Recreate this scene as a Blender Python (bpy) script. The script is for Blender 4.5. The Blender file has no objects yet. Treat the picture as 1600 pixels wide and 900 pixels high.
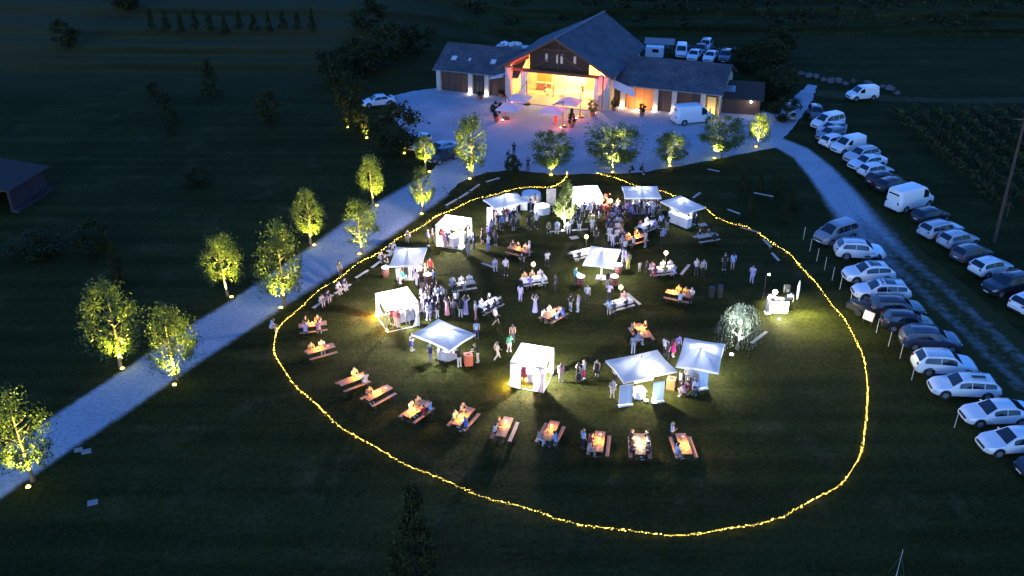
import bpy, bmesh, math, random
from mathutils import Vector, Matrix
R = math.radians
rnd = random.Random(7)
scene = bpy.context.scene
C = scene.collection

# ---------------------------------------------------------------- camera
H, F, PITCH = 39.0, 1474.0, R(28.2)          # drone height, focal length in photo pixels, downward tilt
cp, sp = math.cos(PITCH), math.sin(PITCH)
cam = bpy.data.objects.new('camera', bpy.data.cameras.new('camera'))
C.objects.link(cam)
cam.location = (0, 0, H)
cam.rotation_euler = (R(90) - PITCH, 0, 0)
cam.data.sensor_width = 36.0
cam.data.lens = F / 1600 * 36.0
cam.data.clip_end = 2000
scene.camera = cam

# ---------------------------------------------------------------- sky, dusk sun, exposure
world = bpy.data.worlds.new('World')
scene.world = world
world.use_nodes = True
wn = world.node_tree
sky = wn.nodes.new('ShaderNodeTexSky')
sky.sky_type = 'NISHITA'
sky.sun_disc = False
SUN_EL, SUN_ROT = R(6.0), R(200)
sky.sun_elevation, sky.sun_rotation = SUN_EL, SUN_ROT
sky.ozone_density = 4.0
tint = wn.nodes.new('ShaderNodeMix')          # white balance of the dusk sky: the camera is balanced for the lamps
tint.data_type = 'RGBA'; tint.blend_type = 'MULTIPLY'
tint.inputs[0].default_value = 1.0
tint.inputs[7].default_value = (0.58, 0.93, 1.60, 1)
wn.links.new(sky.outputs[0], tint.inputs[6])
wn.links.new(tint.outputs[2], wn.nodes['Background'].inputs[0])
wn.nodes['Background'].inputs[1].default_value = 0.15
sun = bpy.data.objects.new('sun', bpy.data.lights.new('sun', 'SUN'))
C.objects.link(sun)
sun.data.energy = 0.01
sun.data.angle = R(20)
sun.data.color = (1.0, 0.85, 0.75)
sun.rotation_euler = (R(90) - SUN_EL - R(4), 0, R(160))
scene.view_settings.view_transform = 'Standard'
scene.view_settings.look = 'None'
scene.view_settings.exposure = 1.4
scene.view_settings.gamma = 1.0
scene.cycles.use_denoising = True
scene.cycles.max_bounces = 6
scene.cycles.diffuse_bounces = 2
scene.cycles.transparent_max_bounces = 8
scene.cycles.caustics_reflective = False
scene.cycles.caustics_refractive = False
scene.cycles.sample_clamp_indirect = 4.0

# ---------------------------------------------------------------- helpers
def P(x, y, z=0.0):
    """world point at height z seen at photo pixel (x, y)"""
    u, v = (x - 800) / F, (y - 450) / F
    t = (z - H) / -(sp + v * cp)
    return Vector((u * t, (cp - v * sp) * t, z))

def height_at(px, py_foot, py_top):
    """height of an upright thing standing at a foot pixel and reaching up to a top pixel"""
    g = P(px, py_foot)
    v = (py_top - 450) / F
    # solve (-(Y sp + (z-H) cp)) = v (Y cp - (z-H) sp)
    w = (-(g.y * sp) - v * g.y * cp) / (cp - v * sp)
    return w + H

class MB:
    def __init__(s): s.v, s.f, s.m, s.mi = [], [], [], 0
    def add(s, vs, fs):
        b = len(s.v); s.v += [tuple(q) for q in vs]; s.f += [tuple(i + b for i in f) for f in fs]; s.m += [s.mi] * len(fs)
        return s
    def box(s, c, size, yaw=0.0, M=None):
        x, y, z = size[0] / 2, size[1] / 2, size[2] / 2
        vs = [Vector((i * x, j * y, k * z)) for i in (-1, 1) for j in (-1, 1) for k in (-1, 1)]
        if yaw: 
            r = Matrix.Rotation(yaw, 3, 'Z'); vs = [r @ q for q in vs]
        if M is not None: vs = [M @ q for q in vs]
        c = Vector(c)
        return s.add([q + c for q in vs], [(0, 1, 3, 2), (4, 6, 7, 5), (0, 4, 5, 1), (2, 3, 7, 6), (0, 2, 6, 4), (1, 5, 7, 3)])
    def tube(s, p0, p1, r0, r1=None, n=8, cap=True):
        r1 = r0 if r1 is None else r1
        p0, p1 = Vector(p0), Vector(p1); d = (p1 - p0)
        if d.length < 1e-6: return s
        d.normalize()
        a = d.orthogonal().normalized(); b = d.cross(a)
        vs = []
        for p, r in ((p0, r0), (p1, r1)):
            for i in range(n):
                t = 2 * math.pi * i / n
                vs.append(p + (a * math.cos(t) + b * math.sin(t)) * r)
        fs = [(i, (i + 1) % n, n + (i + 1) % n, n + i) for i in range(n)]
        if cap: fs += [tuple(range(n - 1, -1, -1)), tuple(range(n, 2 * n))]
        return s.add(vs, fs)
    def lathe(s, c, prof, n=16):
        c = Vector(c); vs = []; fs = []
        for r, z in prof:
            for i in range(n):
                t = 2 * math.pi * i / n; vs.append(c + Vector((r * math.cos(t), r * math.sin(t), z)))
        for k in range(len(prof) - 1):
            for i in range(n):
                fs.append((k * n + i, k * n + (i + 1) % n, (k + 1) * n + (i + 1) % n, (k + 1) * n + i))
        fs.append(tuple(range(n - 1, -1, -1))); fs.append(tuple((len(prof) - 1) * n + i for i in range(n)))
        return s.add(vs, fs)
    def ball(s, c, r, n=10, m=6, sc=(1, 1, 1), M=None):
        c = Vector(c); vs = [Vector((0, 0, -1))]; fs = []
        for k in range(1, m):
            th = math.pi * k / m
            for i in range(n):
                t = 2 * math.pi * i / n; vs.append(Vector((math.sin(th) * math.cos(t), math.sin(th) * math.sin(t), -math.cos(th))))
        vs.append(Vector((0, 0, 1)))
        for i in range(n):
            fs.append((0, 1 + (i + 1) % n, 1 + i))
            fs.append((len(vs) - 1, 1 + (m - 2) * n + i, 1 + (m - 2) * n + (i + 1) % n))
            for k in range(m - 2):
                a = 1 + k * n
                fs.append((a + i, a + (i + 1) % n, a + n + (i + 1) % n, a + n + i))
        out = []
        for q in vs:
            q = Vector((q.x * sc[0], q.y * sc[1], q.z * sc[2])) * r
            if M is not None: q = M @ q
            out.append(q + c)
        return s.add(out, fs)
    def cap(s, p0, p1, r0, r1):                  # tapered capsule
        s.ball(p0, r0, 8, 6); s.ball(p1, r1, 8, 6)
        return s.tube(p0, p1, r0, r1, 8)
    def sheet(s, grid):                          # grid[i][j] of points
        n, m = len(grid), len(grid[0])
        return s.add([q for row in grid for q in row],
                     [(i * m + j, i * m + j + 1, (i + 1) * m + j + 1, (i + 1) * m + j) for i in range(n - 1) for j in range(m - 1)])
    def mesh(s, mats, smooth=False, angle=None):
        me = bpy.data.meshes.new('mesh')
        me.from_pydata(s.v, [], s.f)
        for m in (mats if isinstance(mats, (list, tuple)) else [mats]): me.materials.append(m)
        if any(s.m): me.polygons.foreach_set('material_index', s.m)
        if smooth or angle:
            me.polygons.foreach_set('use_smooth', [True] * len(me.polygons))
            if angle:
                bm = bmesh.new(); bm.from_mesh(me)
                for e in bm.edges:
                    if len(e.link_faces) == 2 and e.calc_face_angle(0) > R(angle): e.smooth = False
                bm.to_mesh(me); bm.free()
        me.update()
        return me

def link(name, me, parent=None, loc=(0, 0, 0), yaw=0.0, col=None):
    o = bpy.data.objects.new(name, me); C.objects.link(o)
    o.location = loc; o.rotation_euler = (0, 0, yaw)
    if parent is not None: o.parent = parent
    if col is not None: o.color = (*col[:3], 1)
    return o
def tag(o, label=None, cat=None, group=None, kind=None):
    if label: o['label'] = label
    if cat: o['category'] = cat
    if group: o['group'] = group
    if kind: o['kind'] = kind
    return o
def thing(name, label, cat, loc=(0, 0, 0), yaw=0.0, group=None):
    o = bpy.data.objects.new(name, None); C.objects.link(o)
    o.empty_display_size = 0.2
    o.location = loc; o.rotation_euler = (0, 0, yaw)
    return tag(o, label, cat, group)
def struct(name, me, **k):
    return tag(link(name, me, **k), kind='structure')
def spawn(spec, root):
    """spec: list of (name, mesh, loc, colour key, [sub-spec]) -> children sharing mesh data"""
    def go(items, par):
        for it in items:
            o = link(it[0], it[1], par, it[2] if len(it) > 2 and it[2] else (0, 0, 0))
            if len(it) > 3 and it[3] is not None: o.color = (*it[3][:3], 1)
            if len(it) > 4: go(it[4], o)
    go(spec, root)
    return root
def lamp(parent, kind, loc, watts, col, radius=0.08, name='light', target=None, cone=None, blend=0.6):
    l = bpy.data.lights.new(name, kind); l.energy = watts; l.color = col
    o = bpy.data.objects.new(name, l); C.objects.link(o); o.location = loc
    if kind in ('POINT', 'SPOT'): l.shadow_soft_size = radius
    if kind == 'SPOT':
        l.spot_size = R(cone); l.spot_blend = blend
        if target is not None: o.rotation_euler = (Vector(target) - Vector(loc)).to_track_quat('-Z', 'Y').to_euler()
    if parent is not None: o.parent = parent
    return o

# ---------------------------------------------------------------- materials
def mat(name, col, rough=0.7, metal=0.0, var=0.0, scale=6.0, bump=0.0, bscale=40.0, emit=None, es=0.0, obcol=False,
        translucent=0.0, coat=0.0, island=0.0, spec=0.5, col2=None):
    m = bpy.data.materials.new(name); m.use_nodes = True
    nt = m.node_tree; b = nt.nodes['Principled BSDF']; L = nt.links.new
    b.inputs['Roughness'].default_value = rough; b.inputs['Metallic'].default_value = metal
    b.inputs['Coat Weight'].default_value = coat; b.inputs['Specular IOR Level'].default_value = spec
    b.inputs['Base Color'].default_value = (*col, 1)
    src = None
    if obcol:
        oi = nt.nodes.new('ShaderNodeObjectInfo'); src = oi.outputs['Color']
    if var or island:
        if island:
            g = nt.nodes.new('ShaderNodeNewGeometry'); fac = g.outputs['Random Per Island']
        else:
            tc = nt.nodes.new('ShaderNodeTexCoord')
            n = nt.nodes.new('ShaderNodeTexNoise'); n.inputs['Scale'].default_value = scale; n.inputs['Detail'].default_value = 6
            L(tc.outputs['Object'], n.inputs['Vector']); fac = n.outputs['Fac']
        amt = var or island
        mx = nt.nodes.new('ShaderNodeMix'); mx.data_type = 'RGBA'
        L(fac, mx.inputs[0])
        if src is not None:
            mm = nt.nodes.new('ShaderNodeMix'); mm.data_type = 'RGBA'; mm.blend_type = 'MULTIPLY'; mm.inputs[0].default_value = 1
            mx.inputs[6].default_value = (1 - amt,) * 3 + (1,); mx.inputs[7].default_value = (1,) * 4
            L(src, mm.inputs[6]); L(mx.outputs[2], mm.inputs[7]); src = mm.outputs[2]
        else:
            c2 = col2 or tuple(min(1, c * (1 + amt)) for c in col)
            mx.inputs[6].default_value = tuple(c * (1 - amt) for c in col) + (1,); mx.inputs[7].default_value = (*c2, 1)
            src = mx.outputs[2]
    if src is not None: L(src, b.inputs['Base Color'])
    if bump:
        tc = nt.nodes.new('ShaderNodeTexCoord')
        n = nt.nodes.new('ShaderNodeTexNoise'); n.inputs['Scale'].default_value = bscale; n.inputs['Detail'].default_value = 4
        bp = nt.nodes.new('ShaderNodeBump'); bp.inputs['Strength'].default_value = bump; bp.inputs['Distance'].default_value = 0.05
        L(tc.outputs['Object'], n.inputs['Vector']); L(n.outputs['Fac'], bp.inputs['Height']); L(bp.outputs[0], b.inputs['Normal'])
    if emit:
        b.inputs['Emission Color'].default_value = (*emit, 1); b.inputs['Emission Strength'].default_value = es
    if translucent:
        t = nt.nodes.new('ShaderNodeBsdfTranslucent'); mix = nt.nodes.new('ShaderNodeMixShader')
        mix.inputs[0].default_value = translucent
        if src is not None: L(src, t.inputs[0])
        else: t.inputs[0].default_value = (*col, 1)
        L(b.outputs[0], mix.inputs[1]); L(t.outputs[0], mix.inputs[2])
        L(mix.outputs[0], nt.nodes['Material Output'].inputs[0])
    return m

M = {}
M['bark'] = mat('bark', (0.16, 0.13, 0.09), 0.9, var=0.4, scale=14, bump=0.6, bscale=30)
M['bark_dark'] = mat('bark_dark', (0.045, 0.036, 0.026), 0.95, var=0.4, scale=14, spec=.05)
M['leaf'] = mat('leaf', (0.10, 0.14, 0.026), 0.55, island=0.5, translucent=0.4)
M['leaf_dark'] = mat('leaf_dark', (0.032, 0.040, 0.012), 0.6, island=0.5, translucent=0.2, spec=0.08)
M['leaf_silver'] = mat('leaf_silver', (0.22, 0.26, 0.19), 0.6, island=0.4, translucent=0.35)
M['scrub'] = mat('scrub', (0.030, 0.030, 0.012), 0.8, island=0.6, spec=0.05)
M['vine'] = mat('vine_leaf', (0.042, 0.044, 0.014), 0.7, island=0.5, spec=0.05)
M['wood'] = mat('wood', (0.46, 0.22, 0.12), 0.6, var=0.25, scale=9, bump=0.2, bscale=25)
M['wood_pale'] = mat('wood_pale', (0.50, 0.42, 0.34), 0.7, var=0.25, scale=9, bump=0.2, bscale=25)
M['gable_wood'] = mat('gable_wood', (0.035, 0.018, 0.013), 0.75, var=0.4, scale=5, bump=0.3, bscale=18)
M['rafter_wood'] = mat('rafter_wood', (0.55, 0.22, 0.13), 0.7, var=0.2, scale=5)
M['wood_dark'] = mat('wood_dark', (0.085, 0.042, 0.026), 0.7, var=0.35, scale=5, bump=0.3, bscale=18)
M['steel'] = mat('steel', (0.35, 0.36, 0.38), 0.4, 0.8)
M['dark_steel'] = mat('dark_steel', (0.05, 0.05, 0.055), 0.5, 0.3)
M['black'] = mat('black_plastic', (0.02, 0.02, 0.022), 0.5, var=0.3)
M['white_metal'] = mat('white_metal', (0.75, 0.75, 0.76), 0.4)
M['fabric'] = mat('canopy_fabric', (0.78, 0.80, 0.82), 0.8, var=0.04, scale=3, translucent=0.38, bump=0.25, bscale=5)
M['fabric_tent'] = mat('tent_fabric', (0.80, 0.79, 0.80), 0.8, var=0.04, scale=3, translucent=0.6, bump=0.3, bscale=4)
M['fabric_pink'] = mat('curtain_fabric', (0.72, 0.50, 0.52), 0.8, var=0.1, scale=3, translucent=0.3)
M['banner'] = mat('banner_fabric', (0.30, 0.42, 0.62), 0.7, var=0.1, scale=2, translucent=0.15)
M['cloth_white'] = mat('white_cloth', (0.78, 0.77, 0.76), 0.8, var=0.05, scale=4, bump=0.4, bscale=7)
M['cloth'] = mat('clothing', (0.5, 0.5, 0.5), 0.85, obcol=True, var=0.25, scale=9, bump=0.3, bscale=20)
M['skin'] = mat('skin', (0.5, 0.5, 0.5), 0.55, obcol=True, var=0.06, scale=5)
M['hair'] = mat('hair', (0.5, 0.5, 0.5), 0.6, obcol=True, var=0.3, scale=30)
M['shoe'] = mat('shoe', (0.5, 0.5, 0.5), 0.6, obcol=True)
M['paint'] = mat('car_paint', (0.5, 0.5, 0.5), 0.28, obcol=True, coat=0.6, var=0.05, scale=2)
M['glass'] = mat('dark_glass', (0.012, 0.016, 0.022), 0.06, spec=0.8)
M['tyre'] = mat('tyre', (0.018, 0.018, 0.018), 0.9, bump=0.2)
M['rim'] = mat('rim', (0.42, 0.43, 0.45), 0.35, 0.7)
M['head'] = mat('headlight_glass', (0.55, 0.58, 0.62), 0.12, spec=0.8)
M['tail'] = mat('tail_light_glass', (0.30, 0.02, 0.02), 0.2)
M['plate'] = mat('number_plate', (0.70, 0.70, 0.68), 0.5)
M['roof'] = mat('slate_roof', (0.085, 0.090, 0.105), 0.75, var=0.35, scale=3, bump=0.5, bscale=6)
def slate():
    m = M['roof']; nt = m.node_tree; L = nt.links.new
    tc = nt.nodes.new('ShaderNodeTexCoord'); br = nt.nodes.new('ShaderNodeTexBrick'); br.inputs['Scale'].default_value = 1.0
    br.inputs['Brick Width'].default_value = 0.5; br.inputs['Row Height'].default_value = 0.42; br.inputs['Mortar Size'].default_value = 0.03
    br.inputs['Color1'].default_value = (.105, .105, .12, 1); br.inputs['Color2'].default_value = (.060, .066, .08, 1); br.inputs['Mortar'].default_value = (.035, .037, .045, 1)
    n = nt.nodes.new('ShaderNodeTexNoise'); n.inputs['Scale'].default_value = .5; n.inputs['Detail'].default_value = 6; L(tc.outputs['Object'], n.inputs['Vector'])
    mx = nt.nodes.new('ShaderNodeMix'); mx.data_type = 'RGBA'; mx.blend_type = 'MULTIPLY'; mx.inputs[0].default_value = 1
    rp = nt.nodes.new('ShaderNodeValToRGB'); e = rp.color_ramp.elements; e[0].position, e[0].color, e[1].position, e[1].color = .35, (.62, .62, .62, 1), .7, (1.2, 1.17, 1.1, 1); L(n.outputs['Fac'], rp.inputs[0])
    L(tc.outputs['Object'], br.inputs['Vector']); L(br.outputs['Color'], mx.inputs[6]); L(rp.outputs[0], mx.inputs[7]); L(mx.outputs[2], nt.nodes['Principled BSDF'].inputs['Base Color'])
slate()
M['ridge'] = mat('ridge_tile', (0.20, 0.19, 0.20), 0.7, var=0.2)
M['plaster'] = mat('plaster', (0.66, 0.56, 0.38), 0.85, var=0.12, scale=2, bump=0.3, bscale=12)
M['stone'] = mat('stone_pillar', (0.48, 0.44, 0.38), 0.85, var=0.25, scale=4, bump=0.5, bscale=10)
M['terracotta'] = mat('terracotta', (0.36, 0.16, 0.09), 0.8, var=0.2)
M['concrete'] = mat('concrete', (0.26, 0.25, 0.25), 0.9, var=0.3, scale=2, bump=0.4)
M['barrel'] = mat('barrel_wood', (0.22, 0.06, 0.05), 0.6, var=0.3, scale=6)
M['redbox'] = mat('red_box', (0.55, 0.16, 0.11), 0.6, var=0.1)
M['orangebox'] = mat('orange_box', (0.50, 0.20, 0.07), 0.6, var=0.1)
M['floor'] = mat('porch_floor', (0.42, 0.36, 0.28), 0.7, var=0.15, scale=2)
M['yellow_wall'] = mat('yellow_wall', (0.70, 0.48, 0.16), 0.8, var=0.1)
M['orange_wall'] = mat('orange_wall', (0.62, 0.24, 0.07), 0.8, var=0.1)
M['warm_lens'] = mat('warm_lens', (1, 0.8, 0.4), 0.4, emit=(1.0, 0.68, 0.06), es=7)
M['white_lens'] = mat('white_lens', (1, 1, 1), 0.4, emit=(1.0, 0.97, 0.92), es=14)
M['red_lens'] = mat('red_lens', (1, 0.5, 0.4), 0.4, emit=(1.0, 0.35, 0.2), es=9)
M['globe'] = mat('globe_lamp', (1, 0.9, 0.7), 0.4, emit=(1.0, 0.70, 0.16), es=2.6)
M['bulb'] = mat('string_bulb', (1, 0.85, 0.4), 0.4, emit=(1.0, 0.66, 0.07), es=12)
M['flame'] = mat('lantern_flame', (1, 0.7, 0.3), 0.4, emit=(1.0, 0.60, 0.06), es=6)
M['bottle'] = mat('bottle_glass', (0.05, 0.09, 0.04), 0.1)
M['jar'] = mat('lantern_glass', (0.9, 0.8, 0.6), 0.2, translucent=0.6)
M['old_stone'] = mat('old_stone', (0.050, 0.040, 0.042), 0.9, var=0.35, scale=2, bump=0.4, spec=.05)
M['pole_wood'] = mat('pole_wood', (0.065, 0.052, 0.042), 0.9, var=0.3, scale=6, spec=.05)
M['rock'] = mat('rock', (0.11, 0.10, 0.095), 0.9, var=0.4, scale=2, bump=0.6, bscale=5)
M['pinkboard'] = mat('pale_pink_board', (0.60, 0.46, 0.46), 0.7)
M['poster'] = mat('poster_print', (0.55, 0.50, 0.50), 0.6, var=0.5, scale=2.2)

def grass_mat():
    m = bpy.data.materials.new('grass'); m.use_nodes = True
    nt = m.node_tree; L = nt.links.new; b = nt.nodes['Principled BSDF']; b.inputs['Roughness'].default_value = 0.9
    b.inputs['Specular IOR Level'].default_value = 0.03
    tc = nt.nodes.new('ShaderNodeTexCoord')
    def noise(s, d=5):
        n = nt.nodes.new('ShaderNodeTexNoise'); n.inputs['Scale'].default_value = s; n.inputs['Detail'].default_value = d
        n.inputs['Roughness'].default_value = 0.65
        L(tc.outputs['Object'], n.inputs['Vector']); return n.outputs['Fac']
    def ramp(f, a, c0, bb, c1):
        r = nt.nodes.new('ShaderNodeValToRGB'); e = r.color_ramp.elements
        e[0].position, e[0].color, e[1].position, e[1].color = a, (*c0, 1), bb, (*c1, 1); L(f, r.inputs[0]); return r.outputs[0]
    base = ramp(noise(0.09), 0.35, (0.031, 0.035, 0.008), 0.7, (0.047, 0.050, 0.013))
    fine = ramp(noise(3.2, 8), 0.3, (0.45, 0.45, 0.45), 0.75, (1.35, 1.3, 1.2))
    worn = ramp(noise(0.28, 7), 0.54, (0, 0, 0), 0.70, (1, 1, 1))
    m1 = nt.nodes.new('ShaderNodeMix'); m1.data_type = 'RGBA'; L(worn, m1.inputs[0]); L(base, m1.inputs[6]); m1.inputs[7].default_value = (0.074, 0.064, 0.024, 1)
    mp = nt.nodes.new('ShaderNodeMapping'); mp.inputs['Rotation'].default_value = (0, 0, R(-38)); mp.inputs['Scale'].default_value = (0.03, 0.55, 1)
    sn = nt.nodes.new('ShaderNodeTexNoise'); sn.inputs['Scale'].default_value = 1.0; sn.inputs['Detail'].default_value = 2; L(tc.outputs['Object'], mp.inputs[0]); L(mp.outputs[0], sn.inputs['Vector'])
    mow = ramp(sn.outputs['Fac'], 0.40, (0.78, 0.80, 0.78), 0.60, (1.15, 1.13, 1.12))      # old mowing lanes
    m0 = nt.nodes.new('ShaderNodeMix'); m0.data_type = 'RGBA'; m0.blend_type = 'MULTIPLY'; m0.inputs[0].default_value = 1
    L(m1.outputs[2], m0.inputs[6]); L(mow, m0.inputs[7]); m1 = m0
    m2 = nt.nodes.new('ShaderNodeMix'); m2.data_type = 'RGBA'; m2.blend_type = 'MULTIPLY'; m2.inputs[0].default_value = 1
    L(m1.outputs[2], m2.inputs[6]); L(fine, m2.inputs[7]); L(m2.outputs[2], b.inputs['Base Color'])
    ge = nt.nodes.new('ShaderNodeNewGeometry'); sz = nt.nodes.new('ShaderNodeSeparateXYZ'); L(ge.outputs['Normal'], sz.inputs[0])
    bank = ramp(sz.outputs[2], 0.80, (0.25, 0.28, 0.28), 0.97, (1, 1, 1))     # darker on the steep terrace banks
    sx = nt.nodes.new('ShaderNodeSeparateXYZ'); L(tc.outputs['Object'], sx.inputs[0])            # the upper left meadow is paler
    def mr(sock, a, b_):
        q = nt.nodes.new('ShaderNodeMapRange'); q.inputs[1].default_value = a; q.inputs[2].default_value = b_; L(sock, q.inputs[0]); return q.outputs[0]
    mul = nt.nodes.new('ShaderNodeMath'); mul.operation = 'MULTIPLY'; L(mr(sx.outputs[1], 128, 150), mul.inputs[0]); L(mr(sx.outputs[0], 0, -28), mul.inputs[1])
    pale_mix = nt.nodes.new('ShaderNodeMix'); pale_mix.data_type = 'RGBA'; L(mul.outputs[0], pale_mix.inputs[0]); L(m2.outputs[2], pale_mix.inputs[6]); pale_mix.inputs[7].default_value = (0.062, 0.057, 0.022, 1); m2 = pale_mix
    m4 = nt.nodes.new('ShaderNodeMix'); m4.data_type = 'RGBA'; m4.blend_type = 'MULTIPLY'; m4.inputs[0].default_value = 1
    L(m2.outputs[2], m4.inputs[6]); L(bank, m4.inputs[7]); L(m4.outputs[2], b.inputs['Base Color'])
    bp = nt.nodes.new('ShaderNodeBump'); bp.inputs['Strength'].default_value = 0.8; bp.inputs['Distance'].default_value = 0.12
    L(noise(5.0, 8), bp.inputs['Height']); L(bp.outputs[0], b.inputs['Normal'])
    return m
def gravel_mat(name, mix_grass):
    m = bpy.data.materials.new(name); m.use_nodes = True
    nt = m.node_tree; L = nt.links.new; b = nt.nodes['Principled BSDF']; b.inputs['Roughness'].default_value = 0.95; b.inputs['Specular IOR Level'].default_value = 0.1
    tc = nt.nodes.new('ShaderNodeTexCoord')
    def noise(s, d=5, st=(1, 1, 1)):
        mp = nt.nodes.new('ShaderNodeMapping'); mp.inputs['Scale'].default_value = st
        n = nt.nodes.new('ShaderNodeTexNoise'); n.inputs['Scale'].default_value = s; n.inputs['Detail'].default_value = d
        L(tc.outputs['Object'], mp.inputs[0]); L(mp.outputs[0], n.inputs['Vector']); return n.outputs['Fac']
    def ramp(f, a, c0, bb, c1):
        r = nt.nodes.new('ShaderNodeValToRGB'); e = r.color_ramp.elements
        e[0].position, e[0].color, e[1].position, e[1].color = a, (*c0, 1), bb, (*c1, 1); L(f, r.inputs[0]); return r.outputs[0]
    c = ramp(noise(0.25), 0.3, (0.37, 0.375, 0.40), 0.7, (0.48, 0.48, 0.51))
    fine = ramp(noise(4.0, 8), 0.3, (0.74, 0.74, 0.74), 0.7, (1.15, 1.15, 1.15))
    m2 = nt.nodes.new('ShaderNodeMix'); m2.data_type = 'RGBA'; m2.blend_type = 'MULTIPLY'; m2.inputs[0].default_value = 1
    L(c, m2.inputs[6]); L(fine, m2.inputs[7]); out = m2.outputs[2]
    if mix_grass:      # grass has grown into the wheel track, from its edges and more towards its lower end
        at = nt.nodes.new('ShaderNodeAttribute'); at.attribute_name = 'worn'
        ad = nt.nodes.new('ShaderNodeMath'); ad.operation = 'MULTIPLY_ADD'; L(noise(1.6, 10), ad.inputs[0]); ad.inputs[1].default_value = 0.55; L(at.outputs['Fac'], ad.inputs[2])
        f = ramp(ad.outputs[0], 0.42, (1, 1, 1), 1.35, (0, 0, 0))
        m3 = nt.nodes.new('ShaderNodeMix'); m3.data_type = 'RGBA'; L(f, m3.inputs[0]); L(out, m3.inputs[6]); m3.inputs[7].default_value = (0.048, 0.044, 0.010, 1)
        out = m3.outputs[2]
    L(out, b.inputs['Base Color'])
    bp = nt.nodes.new('ShaderNodeBump'); bp.inputs['Strength'].default_value = 0.35; bp.inputs['Distance'].default_value = 0.05
    L(noise(6.0, 6), bp.inputs['Height']); L(bp.outputs[0], b.inputs['Normal'])
    return m
M['grass'] = grass_mat(); M['gravel'] = gravel_mat('gravel', False); M['track'] = gravel_mat('worn_track', True)

# ---------------------------------------------------------------- ground, hills, gravel
def sstep(a, b, x):
    t = max(0.0, min(1.0, (x - a) / (b - a))); return t * t * (3 - 2 * t)
TL, TR = (143, 148.5, 155, 166, 180, 196, 214), (166, 174, 184, 196, 210, 226, 244)
def ground_z(x, y):
    w = sstep(-22, 4, x)
    wob = 1.6 * math.sin(x * 0.045) + 0.8 * math.sin(x * 0.13 + 1)
    z = 0.0
    for a, b in zip(TL, TR):
        e = a * (1 - w) + b * w + wob
        z += 1.15 * sstep(e, e + 1.9, y)
    if y > 205: z += (y - 205) * 0.16 + 3.0 * math.sin(x * 0.02 + y * 0.013) * sstep(205, 260, y)
    return z
xs = [-480 + 12 * i for i in range(81)]
ys = [-60 + 8 * i for i in range(25)] + [140 + 0.7 * i for i in range(160)] + [252 + 14 * i for i in range(34)]
g = MB().sheet([[(x, y, ground_z(x, y)) for x in xs] for y in ys])
struct('ground', g.mesh(M['grass'], smooth=True))

def outline_sheet(pts, z, jit, step=0.7, closed=True):
    out = []
    n = len(pts)
    for i in range(n if closed else n - 1):
        a, b = pts[i], pts[(i + 1) % n]
        k = max(1, int((b - a).length / step))
        nrm = (b - a).cross(Vector((0, 0, 1))).normalized()
        for j in range(k):
            q = a.lerp(b, j / k) + nrm * rnd.uniform(-jit, jit)
            out.append((q.x, q.y, z))
    bm = bmesh.new()
    f = bm.faces.new([bm.verts.new(q) for q in out])
    if f.normal.z < 0 or f.calc_area() == 0: pass
    bm.normal_update()
    if f.normal.z < 0: bmesh.ops.reverse_faces(bm, faces=[f])
    bmesh.ops.triangulate(bm, faces=bm.faces[:])
    me = bpy.data.meshes.new('sheet'); bm.to_mesh(me); bm.free()
    return me
road_top = [(0, 706), (80, 655), (195, 580), (300, 510), (365, 470), (480, 392), (545, 345), (590, 318), (640, 290), (672, 270)]
road_bot = [(0, 776), (100, 707), (200, 641), (300, 571), (400, 506), (470, 459), (560, 401), (640, 346), (700, 302)]
pa = [P(*q) for q in road_top]; pb = [P(*q) for q in road_bot]
pa.insert(0, pa[0] + (pa[0] - pa[1]) * 1.2); pb.insert(0, pb[0] + (pb[0] - pb[1]) * 1.2)
yard = [(672, 270), (690, 250), (640, 212), (600, 168), (592, 156), (640, 143), (683, 137.5), (700, 132), (1000, 140), (1150, 168), (1212, 178),
        (1252, 142), (1262, 132), (1276, 134), (1268, 160), (1243, 196), (1222, 216), (1225, 230), (1190, 234), (1120, 249), (1060, 260), (1000, 270),
        (920, 272), (870, 273), (800, 266), (760, 269), (720, 284), (700, 302)]
me = outline_sheet([P(*q) for q in yard], 0.012, 0.14); me.materials.append(M['gravel'])
struct('gravel_yard', me)
track_l = [(1205, 226), (1240, 246), (1265, 276), (1285, 306), (1310, 350), (1345, 392), (1405, 445), (1500, 540), (1600, 640), (1700, 760)]
track_r = [(1222, 216), (1262, 232), (1300, 262), (1335, 297), (1380, 345), (1440, 400), (1500, 448), (1590, 528), (1690, 610), (1800, 700)]
def worn_strip(name, left, right, z, wear):
    def resample(pts, n):
        pts = [P(*q) for q in pts]; d = [0]
        for i in range(1, len(pts)): d.append(d[-1] + (pts[i] - pts[i - 1]).length)
        out = []
        for k in range(n + 1):
            t = d[-1] * k / n; i = max(j for j in range(len(d) - 1) if d[j] <= t + 1e-6)
            out.append(pts[i].lerp(pts[i + 1], min(1, (t - d[i]) / (d[i + 1] - d[i]))))
        return out
    n, m = 120, 14
    a, b = resample(left, n), resample(right, n); grid, val = [], []
    for i in range(n + 1):
        row = []
        for j in range(m + 1):
            t = -0.12 + 1.24 * j / m; q = a[i].lerp(b[i], t); row.append((q.x, q.y, z))
            e = min(1, max(0, min(t + .12, 1.12 - t) / .30)); ruts = .16 * math.exp(-((t - .28) / .1) ** 2) + .16 * math.exp(-((t - .72) / .1) ** 2)
            val.append(e * (wear(i / n) + ruts))
        grid.append(row)
    me = MB().sheet(grid).mesh(M['track']); at = me.attributes.new('worn', 'FLOAT', 'POINT'); at.data.foreach_set('value', val)
    return struct(name, me)
EXT = lambda pts: [(pts[0][0] - 180, pts[0][1] + (pts[0][1] - pts[1][1]) / (pts[1][0] - pts[0][0]) * 180)] + pts
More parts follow.
